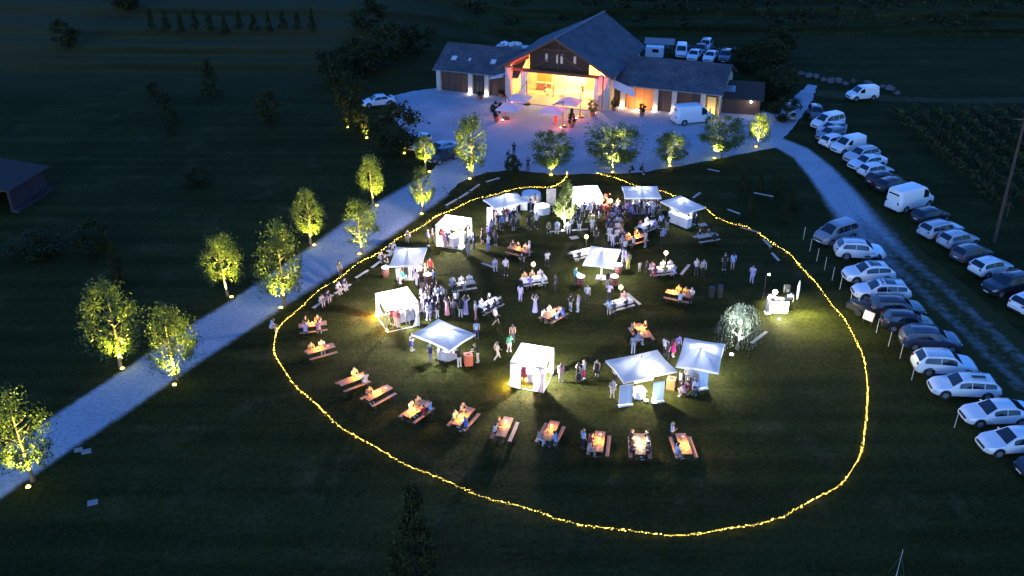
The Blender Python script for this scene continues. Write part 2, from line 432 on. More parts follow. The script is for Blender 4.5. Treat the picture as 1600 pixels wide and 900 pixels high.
worn_strip('driveway', EXT(road_top), EXT(road_bot), 0.008, lambda t: 1.4)
worn_strip('dirt_track', track_l, track_r, 0.006, lambda t: 1.10 - .98 * sstep(.12, .62, t))
worn_strip('field_path', [(1276, 141), (1400, 151), (1500, 155), (1620, 152)], [(1275, 149), (1330, 155), (1400, 158), (1500, 161), (1620, 160)], 0.005, lambda t: .02)

# ---------------------------------------------------------------- barn
YB = R(-20.5)
barn = thing('barn', 'long barn hall with slate roofs, lit open porch and two low wings', 'barn', (-0.9, 128.2, 0), YB)
def B(x, y, z=0.0):
    c, s = math.cos(YB), math.sin(YB); return Vector((-0.9 + x * c - y * s, 128.2 + x * s + y * c, z))
def part(name, mb, m, parent=barn, label=None, **k):
    o = link(name, mb.mesh(m, **k), parent)
    if label: o['label'] = label
    return o
def slab(pts, t):                                # thick polygon, extruded along its normal downwards
    pts = [Vector(q) for q in pts]
    n = (pts[1] - pts[0]).cross(pts[2] - pts[0]).normalized()
    if n.z < 0: pts.reverse(); n = -n
    low = [q - n * t for q in pts]; k = len(pts)
    return MB().add(pts + low, [tuple(range(k)), tuple(range(2 * k - 1, k - 1, -1))] + [(i, k + i, k + (i + 1) % k, (i + 1) % k) for i in range(k)])
# main roof, two slopes, with ridge line and verge boards
R0, R1 = (7.35, -0.9, 9.35), (9.0, 17.2, 9.35)
part('roof', slab([(-0.75, -0.9, 4.75), R0, R1, (-0.75, 17.2, 4.75)], 0.22), M['roof'])
part('roof', slab([R0, (15.5, -0.9, 4.75), (15.6, 17.2, 4.75), R1], 0.22), M['roof'])
part('ridge', MB().tube((7.35, -0.95, 9.38), (9.0, 17.2, 9.38), 0.13, n=8), M['ridge'])
for a, b in (((-0.75, 4.62), (7.35, 9.2)), ((7.35, 9.2), (15.5, 4.62))):
    part('verge_board', MB().add([(a[0], -0.96, a[1] - 0.16), (b[0], -0.96, b[1] - 0.16), (b[0], -0.96, b[1] + 0.16), (a[0], -0.96, a[1] + 0.16),
        (a[0], -0.905, a[1] - 0.16), (b[0], -0.905, b[1] - 0.16), (b[0], -0.905, b[1] + 0.16), (a[0], -0.905, a[1] + 0.16)],
        [(0, 1, 2, 3), (7, 6, 5, 4), (0, 4, 5, 1), (3, 2, 6, 7), (1, 5, 6, 2), (0, 3, 7, 4)]), M['wood_dark'])
# gable: dark timber face above the beam, three tall windows, rafters and king post
gab = MB().add([(3.3, 1.0, 4.35), (11.6, 1.0, 4.35), (11.6, 1.0, 6.75), (7.35, 1.0, 9.1), (3.3, 1.0, 6.85),
                (3.3, 1.2, 4.35), (11.6, 1.2, 4.35), (11.6, 1.2, 6.75), (7.35, 1.2, 9.1), (3.3, 1.2, 6.85)],
               [(0, 1, 2, 3, 4), (9, 8, 7, 6, 5), (0, 5, 6, 1), (1, 6, 7, 2), (2, 7, 8, 3), (3, 8, 9, 4), (4, 9, 5, 0)])
part('gable_boarding', gab, M['gable_wood'])
for i in range(11):
    x = 3.55 + i * 0.77
    h = 9.1 - abs(x - 7.35) * 0.56 - 0.15
    part('board', MB().box((x, 0.975, (4.4 + h) / 2), (0.7, 0.04, h - 4.4)), M['gable_wood'])
for a_, b_ in (((3.4, 4.5), (7.3, 6.9)), ((11.5, 4.5), (7.4, 6.9)), ((7.35, 4.5), (7.35, 9.0)), ((4.6, 7.35), (10.1, 7.35))):
    part('truss_beam', MB().tube((a_[0], .84, a_[1]), (b_[0], .84, b_[1]), .11, n=4), M['wood_dark'])
for i in range(16):
    part('hanging_plant', MB().ball((3.9 + i * .48, .72, 4.62 + .1 * math.sin(i * 2.3)), 1, 7, 5, (.26, .16, .17 + .06 * math.sin(i * 1.7))), M['leaf_dark'])
for x, h in ((5.6, 1.1), (7.15, 1.35), (7.75, 1.35), (9.6, 1.1)):
    w = part('window', MB().box((x, 0.93, 6.2), (0.42, 0.05, h)), M['ridge'])
    part('pane', MB().box((x, 0.9, 6.2), (0.3, 0.02, h - 0.14)), M['plaster'], w)
part('beam', MB().box((7.4, 0.8, 4.25), (14.2, 0.34, 0.4)), M['wood_dark'])
part('beam', MB().box((1.9, 0.8, 5.35), (2.8, 0.24, 0.24), M=Matrix.Rotation(R(-30), 3, 'Y')), M['wood_dark'])
part('beam', MB().box((12.8, 0.8, 5.35), (2.8, 0.24, 0.24), M=Matrix.Rotation(R(30), 3, 'Y')), M['wood_dark'])
for x, w in ((0.38, 0.8), (13.55, 0.5), (14.4, 0.8)):
    part('pillar', MB().box((x, 0.35, 2.3), (w, 0.8, 4.6)), M['stone'])
for x in (0.1, 14.68):
    part('side_wall', MB().box((x, 9.0, 2.35), (0.25, 15.6, 4.7)), M['plaster'])
part('back_wall', slab([(0.3, 8.5, 0), (14.5, 8.5, 0), (14.5, 8.5, 4.75), (8.0, 8.5, 8.7), (0.3, 8.5, 4.75)], 0.2), M['plaster'])
part('wall_panel', MB().box((10.2, 8.44, 2.0), (1.9, 0.06, 3.6)), M['yellow_wall'])
part('wall_panel', MB().box((2.9, 8.44, 2.0), (2.2, 0.06, 3.6)), M['orange_wall'])
part('porch_floor', MB().box((7.4, 3.9, 0.03), (14.2, 9.2, 0.14)), M['floor'])
part('curtain', MB().sheet([[(1.6 + 0.12 * i, 1.7 + 0.1 * math.sin(i * 1.9), z) for i in range(9)] for z in (0.2, 2.2, 4.05)]), M['cloth_white'])
part('curtain', MB().sheet([[(12.2 + 0.12 * i, 1.7 + 0.1 * math.sin(i * 1.9), z) for i in range(9)] for z in (0.2, 2.2, 4.05)]), M['cloth_white'])
# wings
def wing(x0, x1, yf, yr, zr, ze, pillars, panels, xr0, xr1):
    yb = 2 * yr - yf
    part('roof', slab([(xr0, yf - 0.7, ze), (xr1, yf - 0.7, ze), (xr1, yr, zr), (xr0, yr, zr)], 0.18), M['roof'])
    part('roof', slab([(xr0, yr, zr), (xr1, yr, zr), (xr1, yb + 0.7, ze), (xr0, yb + 0.7, ze)], 0.18), M['roof'])
    part('gutter', MB().tube((xr0, yf - 0.76, ze - 0.12), (xr1, yf - 0.76, ze - 0.12), 0.08, n=6), M['steel'])
    part('wall', MB().box(((x0 + x1) / 2, yf + 0.25, 1.5), (x1 - x0, 0.3, 3.0)), M['wood_dark'])
    part('wall', MB().box(((x0 + x1) / 2, yb, 1.5), (x1 - x0, 0.3, 3.0)), M['plaster'])
    for px in pillars: part('pillar', MB().box((px, yf - 0.12, 1.5), (0.62, 0.6, 3.0)), M['stone'])
    for a, b, m in panels:
        n = max(1, round((b - a) / 1.1))
        for i in range(n):
            w = (b - a) / n
            part('door', MB().box((a + w * (i + .5), yf + 0.06, 1.42), (w - 0.05, 0.08, 2.8)), m)
wing(-10.9, 0.0, 1.3, 6.0, 5.75, 3.15, (-10.6, -5.7, -3.2), ((-10.2, -6.1, M['wood_dark']), (-5.3, -3.6, M['black']), (-2.8, -0.1, M['wood_dark'])), -11.3, 1.6)  # black panels stand in for the shade inside an open bay
wing(14.8, 29.0, 2.6, 7.9, 5.75, 3.25, (16.1, 20.6, 23.1, 26.9), ((16.5, 20.2, M['orange_wall']), (21.0, 22.7, M['wood_dark']), (23.5, 26.5, M['wood_dark'])), 13.2, 29.5)
for x0, x1, yf, yr in ((-11.05, -10.8, 1.4, 6.0), (28.8, 29.05, 2.7, 7.9)):
    yb = 2 * yr - yf
    q = [(yf, 0), (yb, 0), (yb, 3.1), (yr, 5.55), (yf, 3.1)]
    part('gable_wall', MB().add([(x0, a, b) for a, b in q] + [(x1, a, b) for a, b in q],
         [(4, 3, 2, 1, 0), (5, 6, 7, 8, 9)] + [(i, (i + 1) % 5, 5 + (i + 1) % 5, 5 + i) for i in range(5)]), M['plaster'])
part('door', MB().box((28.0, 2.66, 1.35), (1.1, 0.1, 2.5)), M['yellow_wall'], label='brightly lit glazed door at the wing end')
for x, w in ((-8.9, 0.85), (-6.5, 0.45), (-2.9, 0.85)):
    ang = math.atan2(5.75 - 3.15, 5.4)
    Mx = Matrix.Rotation(ang, 3, 'X')
    y = 2.9; z = 3.15 + (y - 0.6) * (2.6 / 5.4)
    f = part('skylight', MB().box((x, y, z + 0.05), (w, 1.0 if w > .5 else 0.7, 0.14), M=Mx), M['steel'])
    part('pane', MB().box((x, y - 0.01, z + 0.125), (w - 0.14, 0.86 if w > .5 else 0.56, 0.02), M=Mx), M['head'], f)
# sail awnings beside the porch
part('awning', slab([(14.9, 1.6, 3.9), (15.2, -0.4, 3.5), (18.3, 0.2, 2.2), (17.8, 1.6, 2.9)], 0.03), M['fabric'])
part('awning', slab([(-0.2, 0.9, 3.6), (-0.2, -0.9, 3.4), (-2.6, 0.2, 2.6), (-2.5, 0.9, 2.9)], 0.03), M['fabric'])
# lamps of the barn (a lamp row under the beam, side floods, wall washers at the pillars)
for i, x in enumerate((5.0, 6.2, 7.4, 8.6, 11.4)):
    o = part('stage_lamp', MB().lathe((x, 1.5, 3.85), [(0.06, 0.2), (0.14, 0.12), (0.17, 0.0)], 10), M['white_lens'])
for x, y, z, w, c in ((3.4, 5.6, 3.9, 560, (1.0, 0.50, 0.10)), (7.6, 7.0, 3.6, 1700, (1.0, 0.66, 0.20)), (12.4, 7.0, 3.5, 1150, (1.0, 0.68, 0.24))):
    lamp(barn, 'POINT', (x, y, z), w, c, 0.25)
for (x, y, z), tg, w in (((2.6, 1.9, .3), (0.3, 1.0, 4.6), 7000), ((3.0, .6, .3), (0.5, -.6, 5.0), 3500), ((12.0, 1.9, .3), (14.6, 1.2, 4.4), 5000), ((11.8, .7, .3), (14.2, -.4, 5.0), 2600)):
    part('red_floor_lamp', MB().ball((x, y, .15), .12, 8, 6), M['red_lens'])
    lamp(barn, 'SPOT', (x, y, z), w * .25, (1.0, 0.04, 0.005), 0.08, target=tg, cone=75)
for x0, z0, x1, z1, xl in ((-.3, 4.78, 3.25, 6.8, 1.4), (11.65, 6.72, 15.0, 4.82, 13.3)):      # exposed rafters left and right of the boarding, washed red from below
    for dz in (0,):
        part('rafter', MB().add([(x0, .42, z0 - .46 + dz), (x1, .42, z1 - .46 + dz), (x1, .42, z1 + .08 + dz), (x0, .42, z0 + .08 + dz), (x0, .60, z0 - .46 + dz), (x1, .60, z1 - .46 + dz), (x1, .60, z1 + .08 + dz), (x0, .60, z0 + .08 + dz)],
             [(0, 1, 2, 3), (7, 6, 5, 4), (0, 4, 5, 1), (3, 2, 6, 7), (1, 5, 6, 2), (0, 3, 7, 4)]), M['rafter_wood'])
    part('red_floor_lamp', MB().ball((xl, -1.3, .12), .12, 8, 6), M['red_lens'])
    lamp(barn, 'SPOT', (xl, -1.3, .32), 1500, (1.0, 0.10, 0.02), 0.08, target=((x0 + x1) / 2, .5, (z0 + z1) / 2 - .2), cone=36, blend=.3)
for x, y, w, c in ((-5.7, 0.62, 9, (1, .78, .45)), (-3.2, 0.62, 9, (1, .78, .45)), (16.1, 2.0, 22, (1, .70, .3)), (18.4, 1.4, 110, (1, .5, .15)), (20.6, 1.95, 12, (1, .75, .4)),
                   (23.1, 1.95, 12, (1, .75, .4)), (28.0, 1.7, 50, (1, .72, .35))):
    o = part('wall_washer', MB().lathe((x, y, 0.0), [(0.11, 0.0), (0.11, 0.16), (0.08, 0.2)], 10), M['white_lens'])
    lamp(barn, 'POINT', (x, y, 0.45), w, c, 0.06)
lamp(barn, 'POINT', (30.2, 6.6, 0.8), 120, (1.0, 0.72, 0.30), 0.1)
part('wall_washer', MB().lathe((30.2, 6.6, 0), [(0.11, 0.0), (0.11, 0.3), (0.08, 0.4)], 10), M['warm_lens'])

# furniture seen inside the porch
def put(name, label, cat, loc, parts, yaw=0.0, group=None):
    t = thing(name, label, cat, loc, yaw, group)
    for it in parts: part(it[0], it[1], it[2], t)
    return t
put('bar_counter', 'wooden bar counter inside the lit barn porch', 'counter', B(3.6, 6.2, 0.1), [
    ('counter_front', MB().box((0, 0, 0.5), (2.2, 0.6, 1.0)), M['wood']), ('counter_top', MB().box((0, 0, 1.03), (2.4, 0.75, 0.06)), M['wood_pale'])], YB)
for i, (x, y, lab) in enumerate(((4.9, 4.0, 'small round wooden table in the barn porch, left of the bright wall'), (7.0, 4.6, 'small round wooden table in the middle of the barn porch'), (11.6, 4.4, 'small round wooden table at the white right bay of the porch'))):
    put('porch_table', lab, 'table', B(x, y, 0.1), [('table_top', MB().lathe((0, 0, 0.72), [(0.5, 0), (0.5, 0.05)], 16), M['wood_pale']),
        ('table_leg', MB().tube((0, 0, 0.05), (0, 0, 0.72), 0.05), M['steel']), ('foot', MB().lathe((0, 0, 0), [(0.28, 0), (0.28, 0.04), (0.06, 0.07)], 12), M['steel'])], YB, 'round tables in the barn porch')
# low outbuilding right of the barn
ob = thing('outbuilding', 'low dark outbuilding with a sloping roof beside the right barn wing', 'outbuilding', P(1152, 178), R(-14))
part('wall', MB().box((0, 2.2, 1.1), (5.6, 4.4, 2.2)), M['wood_dark'], ob)
part('roof', slab([(-3.2, -0.6, 2.2), (3.2, -0.6, 2.2), (3.2, 4.8, 3.2), (-3.2, 4.8, 3.2)], 0.15), M['pole_wood'], ob)
part('roof_panel', slab([(-2.9, 1.2, 2.62), (-0.6, 1.2, 2.62), (-0.6, 3.0, 2.95), (-2.9, 3.0, 2.95)], 0.04), M['steel'], ob)
part('wall_lamp', MB().ball((1.6, -0.5, 1.9), 0.12), M['white_lens'], ob)
lamp(ob, 'POINT', (1.6, -0.75, 1.8), 14, (1, .95, .9), 0.06)
# lean-to, white caravan and tarped trailer behind the barn
ln = thing('lean_to', 'open lean-to with a pale sheet roof behind the barn', 'shelter', P(1029, 86), R(-12))
part('roof', slab([(-2.4, -1, 2.0), (2.4, -1, 2.0), (2.4, 1.5, 2.4), (-2.4, 1.5, 2.4)], 0.06), M['concrete'], ln)
for x, y, z in ((-2.2, -0.9, 1.96), (2.2, -0.9, 1.96), (-2.2, 1.4, 2.32), (2.2, 1.4, 2.32)): part('post', MB().tube((x, y, 0), (x, y, z), 0.06), M['wood_dark'], ln)
cv = thing('caravan', 'white box caravan parked under the lean-to edge', 'caravan', P(1022, 93), R(-14))
part('body', MB().box((0, 0, 1.35), (2.8, 1.7, 1.5)), M['white_metal'], cv); part('window', MB().box((0.2, -0.86, 1.6), (1.0, 0.04, 0.5)), M['glass'], cv)
for x in (-0.5, 0.5):
    for y in (-0.7, 0.7): part('wheel', MB().tube((x, y - 0.1, 0.33), (x, y + 0.1, 0.33), 0.33, n=12), M['tyre'], cv)
tp = thing('tarped_trailer', 'flat trailer with a heaped white tarpaulin behind the left wing', 'trailer', P(806, 82), R(-12))
part('deck', MB().box((0, 0, 0.9), (6.5, 2.2, 0.18)), M['steel'], tp)
for x in (-1, 1):
    for y in (-1, 1): part('wheel', MB().tube((x, y - 0.1, 0.38), (x, y + 0.1, 0.38), 0.38, n=12), M['tyre'], tp)
tb = MB()
for i in range(9): tb.ball((-2.2 + i * 0.36, rnd.uniform(-.4, .4), 1.1 + rnd.uniform(0, .45)), rnd.uniform(.3, .5), 8, 5)
part('tarpaulin', tb, M['cloth_white'], tp, smooth=True)
# hut at the left edge
A_, B_ = P(22, 331), P(74, 297)
hd = (B_ - A_); hl = hd.length; hy = math.atan2(hd.y, hd.x)
hut = thing('field_hut', 'weathered stone field hut with a pale sheet roof at the meadow edge', 'hut', A_, hy)
part('wall', MB().box((hl / 2, 0.15, 1.25), (hl, 0.3, 2.5)), M['old_stone'], hut)
part('wall', MB().box((hl - 0.15, 3.15, 1.25), (0.3, 5.7, 2.5)), M['old_stone'], hut)
part('wall', MB().box((hl / 2, 6.0, 1.35), (hl, 0.3, 2.7)), M['old_stone'], hut)
part('lintel', MB().box((0.15, 3.15, 2.3), (0.3, 5.7, 0.3)), M['wood_dark'], hut)
part('roof', slab([(-0.6, -0.5, 2.55), (hl + 0.7, -0.5, 2.55), (hl + 1.5, 6.2, 2.9), (-0.6, 6.2, 2.9)], 0.1), M['pole_wood'], hut)
part('roof_edge', MB().tube((-0.6, 6.25, 2.96), (hl + 1.6, 6.25, 2.96), 0.07, n=6), M['concrete'], hut)
part('footing', MB().box((hl / 2, -0.35, 0.15), (hl + 0.4, 0.68, 0.3)), M['old_stone'], hut)

# ---------------------------------------------------------------- trees
def crown_mesh(seed, n, size, shape, m, clumps=46, fill=0.5, droop=0.0):
    """unit crown: width 1 (x, y within +-0.5), height 0..1; many small leaf faces gathered in clumps"""
    r = random.Random(seed); cs = []
    while len(cs) < clumps:
        z = r.random()
        rad = shape(z) * 0.5
        a = r.uniform(0, 6.283); k = math.sqrt(r.uniform(fill * 0.5, 1))
        cs.append((rad * k * math.cos(a), rad * k * math.sin(a), z, r.uniform(0.07, 0.15)))
    vs, fs = [], []
    for i in range(n):
        c = cs[r.randrange(clumps)]
        p = Vector((c[0] + r.gauss(0, c[3] * .62), c[1] + r.gauss(0, c[3] * .62), c[2] + r.gauss(0, c[3] * .5) - droop * r.random()))
        s = size * r.uniform(0.6, 1.35)
        d = Vector((r.gauss(0, 1), r.gauss(0, 1), r.gauss(0, .7) - droop * 8)).normalized()
        e = d.orthogonal().normalized(); e = Matrix.Rotation(r.uniform(0, 6.28), 3, d) @ e
        b = len(vs)
        vs += [p - d * s, p + e * s * .48, p + d * s, p - e * s * .48]
        fs.append((b, b + 1, b + 2, b + 3))
    me = bpy.data.meshes.new('crown'); me.from_pydata([tuple(q) for q in vs], [], fs); me.materials.append(m); me.update()
    return me
oval = lambda z: 0.35 + 0.65 * math.sin(math.pi * min(1, (z * 0.86 + 0.2))) ** 0.8 if z < .93 else 0.3
egg = lambda z: max(0.18, math.sin(math.pi * (0.22 + 0.74 * z)) ** 0.9)
globe_s = lambda z: max(0.15, math.sqrt(max(0, 1 - (2 * z - 1) ** 2)))
cone = lambda z: max(0.12, 1.05 - z)
CROWN = {'oval': [crown_mesh(i, 4000, 0.025, egg, M['leaf'], 60) for i in range(4)],
         'round': [crown_mesh(20 + i, 6000, 0.026, globe_s, M['leaf'], 50) for i in range(3)],
         'dark': [crown_mesh(30 + i, 2600, 0.042, globe_s, M['leaf_dark'], 34) for i in range(3)],
         'darkcone': [crown_mesh(40 + i, 2200, 0.042, cone, M['leaf_dark'], 44) for i in range(2)],
         'silver': [crown_mesh(50, 1500, 0.04, globe_s, M['leaf_silver'], 34, droop=0.1)],
         'ball': [crown_mesh(60, 1600, 0.06, globe_s, M['leaf_dark'], 60, fill=.9)],
         'small': [crown_mesh(70 + i, 420, 0.085, globe_s, M['leaf_dark'], 22) for i in range(2)]}
def trunk_mesh(h, hb, w, seed, m):
    r = random.Random(seed); b = MB()
    rad = 0.045 + 0.012 * h
    lean = Vector((r.uniform(-.15, .15), r.uniform(-.15, .15), 0))
    pts = [Vector((0, 0, -0.1)), Vector((0, 0, hb * .5)) + lean * .4, Vector((0, 0, hb)) + lean, Vector((0, 0, hb + (h - hb) * .5)) + lean * 1.2, Vector((0, 0, h * .93)) + lean]
    rr = [rad * 1.35, rad, rad * .85, rad * .5, rad * .12]
    for i in range(4): b.tube(pts[i], pts[i + 1], rr[i], rr[i + 1], 7, cap=i in (0, 3))
    for i in range(8):
        t = hb + (h - hb) * r.uniform(0.02, .55); a = i * 2.4 + r.uniform(-.4, .4); L_ = w * r.uniform(.26, .42)
        p0 = Vector((0, 0, t)) + lean; p1 = p0 + Vector((math.cos(a) * L_ * .55, math.sin(a) * L_ * .55, L_ * .45)); p2 = p0 + Vector((math.cos(a) * L_, math.sin(a) * L_, L_ * .95))
        b.tube(p0, p1, rad * .38, rad * .25, 5); b.tube(p1, p2, rad * .25, rad * .08, 5)
    return b.mesh(m, smooth=True)
tree_no = [0]
def tree(foot, top, wpx, kind, label, cat='tree', hb=0.24, group=None, name=None, base=None, h=None, w=None, off=0.0):
    tree_no[0] += 1; i = tree_no[0]
    g = base if base is not None else P(*foot)
    zc = g.y * cp - (0 - H) * sp
    if h is None: h = max(0.6, height_at(foot[0], foot[1], top) * 0.97)
    if w is None: w = wpx * zc / F
    g = Vector((g.x, g.y, ground_z(g.x, g.y)))
    t = thing(name or 'tree', label, cat, g, 0, group)
    z0 = h * hb
    link('trunk', trunk_mesh(h, z0, w, i, M['bark_dark' if kind.startswith('dark') or kind == 'ball' else 'bark']), t)
    v = CROWN[kind]
    c = link('crown', v[i % len(v)], t, (off * w, 0, z0), rnd.uniform(0, 6.28)); k_ = .90 if kind == 'oval' else 1.04; c.scale = (w * k_, w * k_, h - z0)
    return t, g, h, w
def uplight(px, label, aim, watts=900, col=(1.0, 0.74, 0.26), group='uplights in the ground below the trees', lens='warm_lens', cone_=70, base=None):
    g = base if base is not None else P(*px)
    t = thing('ground_spotlight', label, 'spotlight', (g.x, g.y, 0), 0, group)
    link('housing', UPH, t); link('lens', UPL[lens], t)
    lamp(t, 'SPOT', (0, 0, 0.24), watts, col, 0.09, target=Vector(aim) - Vector((g.x, g.y, 0)), cone=cone_)
    return t
UPH = MB().lathe((0, 0, 0), [(0.19, -0.05), (0.19, 0.10), (0.15, 0.14)], 12).mesh(M['black'], smooth=False)
UPL = {k: MB().ball((0, 0, 0.14), 0.15, 10, 6, (1, 1, .6)).mesh(M[k], smooth=True) for k in ('warm_lens', 'white_lens', 'red_lens')}
# (foot, top y, crown width px, kind, hb, uplight px, watts, label of place)
LIT = [((52, 752), 612, 98, 'oval', .26, (50, 756), 750, 'on the meadow side of the driveway, nearest the camera'),
       ((188, 574), 440, 95, 'oval', .25, (195, 573), 650, 'on the field side of the driveway, nearest the camera'),
       ((277, 594), 477, 86, 'oval', .22, (276, 598), 750, 'on the meadow side of the driveway, second from the camera'),
       ((356, 463), 364, 66, 'oval', .27, (362, 466), 600, 'on the field side of the driveway, second from the camera'),
       ((445, 477), 348, 80, 'oval', .22, (439, 483), 800, 'on the meadow side of the driveway, third from the camera'),
       ((485, 382), 296, 56, 'oval', .30, (491, 385), 650, 'on the field side of the driveway, third from the camera'),
       ((566, 395), 312, 62, 'oval', .24, (562, 399), 600, 'on the meadow side of the driveway, fourth from the camera'),
       ((583, 321), 240, 44, 'oval', .28, (589, 323), 550, 'on the field side of the driveway, fourth from the camera'),
       ((661, 332), 262, 42, 'oval', .30, (659, 336), 500, 'on the meadow side of the driveway, fifth from the camera'),
       ((665, 265), 212, 36, 'oval', .38, (671, 270), 420, 'slim and thin-crowned beside the cars at the driveway mouth'),
       ((738, 277), 178, 58, 'oval', .18, (734, 281), 800, 'tall on the corner where the driveway meets the gravel yard'),
       ((861, 273), 206, 62, 'round', .24, (861, 275), 500, 'round-crowned on the lawn edge right of the clipped ball'),
       ((957, 269), 193, 78, 'round', .22, (957, 271), 600, 'broad-crowned on the lawn edge behind the gazebo opening'),
       ((1046, 259), 210, 52, 'round', .22, (1046, 261), 500, 'small and round on the lawn edge behind the bar parasol'),
       ((1126, 246), 182, 66, 'round', .25, (1116, 249), 550, 'large on the lawn edge in front of the white delivery van'),
       ((1184, 229), 176, 40, 'oval', .2, (1181, 231), 700, 'bright yellow at the fork of yard and track'),
       ((545, 200), 112, 58, 'dark', .2, (545, 199), 160, 'dark and tall at the far left corner of the yard'),
       ((569, 212), 168, 40, 'dark', .1, (573, 217), 260, 'low and leafy left of the big dark bush at the yard')]
for k, (ft, tp_, wp, kd, hb, up, watts, where) in enumerate(LIT):
    t, g, h, w = tree(ft, tp_, wp, kd, ('uplit tree ' if kd != 'dark' else 'faintly lit tree ') + where, hb=hb, group='trees lit from below along driveway and yard')
    u = P(*up)
    d = Vector((g.x, g.y, 0)) - u
    if d.length < 0.35: u = u + Vector((0, -0.45, 0))
    uplight(None, 'glowing spotlight under tree ' + where, (g.x, g.y, h * .62), watts * 8.5, col=(0.98, 0.82, 0.13) if kd != 'round' else (1.0, 0.88, 0.34), base=u)
t, g, h, w = tree((622, 238), 163, 78, 'dark', 'big round dark bush tree at the left edge of the yard', hb=.12)
uplight((632, 241), 'spotlight in the skirt of the big round dark bush', (g.x + .8, g.y, h * .4), 700)
tree((800, 271), 243, 24, 'ball', 'clipped dark ball shrub on the lawn edge below the yard', cat='shrub', hb=.08, name='clipped_shrub')
t, g, h, w = tree((883, 361), 284, 37, 'oval', 'slender pale tree with a white lit trunk in the middle of the festival lawn', hb=.33)
uplight((879, 363), 'white spotlight at the foot of the pale lawn tree', (g.x, g.y, h * .42), 6500, col=(1, .96, .84), lens='white_lens', cone_=85)
t, g, h, w = tree((1150, 545), 478, 66, 'silver', 'white-lit weeping willow bush beside the front right parasol', hb=.22)
r3 = random.Random(77); vs, fs = [], []            # long hanging strands of narrow leaves
for i in range(95):
    a = r3.uniform(0, 6.283); rr = .5 * math.sqrt(r3.uniform(.05, 1)); zt = r3.uniform(.70, 1.05) - .25 * rr; zb_ = r3.uniform(.0, .35)
    for k in range(26):
        t_ = k / 25; rad = rr * (1 - (1 - t_) ** 2.2) ; z = zt + .10 * math.sin(t_ * 2.4) - (zt - zb_) * t_ ** 2.1
        p = Vector((rad * math.cos(a + .3 * t_) + r3.gauss(0, .012), rad * math.sin(a + .3 * t_) + r3.gauss(0, .012), z + r3.gauss(0, .012)))
        d = Vector((r3.gauss(0, .4), r3.gauss(0, .4), -1)).normalized(); e = Vector((-d.y + r3.gauss(0, .5), d.x + r3.gauss(0, .5), .2)).normalized() * .006; d = d * .034; b_ = len(vs)
        vs += [p - d, p + e, p + d, p - e]; fs.append((b_, b_ + 1, b_ + 2, b_ + 3))
me = bpy.data.meshes.new('crown'); me.from_pydata([tuple(v) for v in vs], [], fs); me.materials.append(M['leaf_silver'])
for c_ in t.children:
    if c_.name.startswith('crown'): c_.data = me; c_.scale = (w * 1.1, w * 1.1, h); c_.location.z = .1
uplight((1143, 556), 'white spotlight on the grass below the weeping willow bush', (g.x, g.y, h * .5), 4500, col=(.92, 1, 1), lens='white_lens', cone_=60)
# dark trees and shrubs in the meadow and on the hillside
for i in range(12):
    tree((243 + i * 22.6, 78 + (i % 3)), 0, 0, 'darkcone', 'dark orchard tree on the upper terrace, number %s from the driveway side' % ('first second third fourth fifth sixth seventh eighth ninth tenth eleventh twelfth'.split()[11 - i]),
         h=rnd.uniform(2.6, 3.4), w=rnd.uniform(1.3, 1.8), hb=.08, group='orchard trees in a row on the terrace')
for px, py, h, w, kd, lab in ((330, 152, 5.2, 3.0, 'darkcone', 'dark conical tree standing below the lowest terrace'), (421, 196, 4.2, 3.2, 'dark', 'dark round tree alone in the meadow below the terraces'),
        (311, 288, 1.9, 3.0, 'dark', 'dark low bush in the meadow above the lit driveway trees'), (255, 168, 2.0, 2.0, 'dark', 'dark bush at the foot of the terraces, second in its line'),
        (267, 193, 2.2, 2.3, 'dark', 'dark bush in the meadow line, third from the terraces'), (240, 148, 1.8, 1.7, 'dark', 'dark bush nearest the terraces in the meadow line'),
        (270, 212, 1.3, 1.6, 'dark', 'small dark bush last in the meadow line'), (110, 95, 4, 4.5, 'dark', 'dark bush clump at the left end of the terraces'),
        (205, 55, 6, 6, 'dark', 'dark spreading tree on the hillside above the orchard row'), (188, 450, 4.2, 1.5, 'darkcone', 'thin dark sapling in the meadow behind the driveway trees'),
        (150, 395, 3, 3.4, 'dark', 'dark scrubby bush in the meadow right of the hut'), (60, 400, 2.2, 4.6, 'dark', 'wide dark bush below the field hut')):
    tree((px, py), 0, 0, kd, lab, 'tree' if 'tree' in lab or 'sapling' in lab else 'bush', hb=.1, h=h, w=w, name=('sapling' if 'sapling' in lab else 'tree' if 'tree' in lab else 'bush'))
for i, (px, py, h, w, lab) in enumerate(((520, 130, 7, 7, 'dark tree left of the yard corner, in front of the hillside'), (566, 118, 8, 8, 'tall dark tree behind the far left yard corner'), (612, 108, 8.5, 8, 'large dark tree standing left of the barn'),
        (655, 98, 7, 7, 'dark tree nearest the left end of the barn'), (580, 80, 7, 8, 'dark tree on the slope left of the barn'), (1165, 112, 6, 6, 'dark tree right of the barn car park'), (1196, 118, 8, 7, 'tall dark tree right of the barn wing'),
        (1185, 150, 5, 5, 'dark bushy tree behind the outbuilding'), (1215, 155, 6.5, 6, 'dark tree at the left side of the uphill track'), (1225, 190, 4.5, 4.5, 'dark tree by the parked trailer on the uphill track'), (1210, 95, 8, 8, 'broad dark tree on the slope above the uphill track'))):
    tree((px, py), 0, 0, 'dark', lab, hb=.12, h=h * .66, w=w * .80, group='dark trees around the barn')
tree((650, 905), 765, 78, 'darkcone', 'dim grey-green tree at the bottom edge of the photo below the string lights', hb=.05)
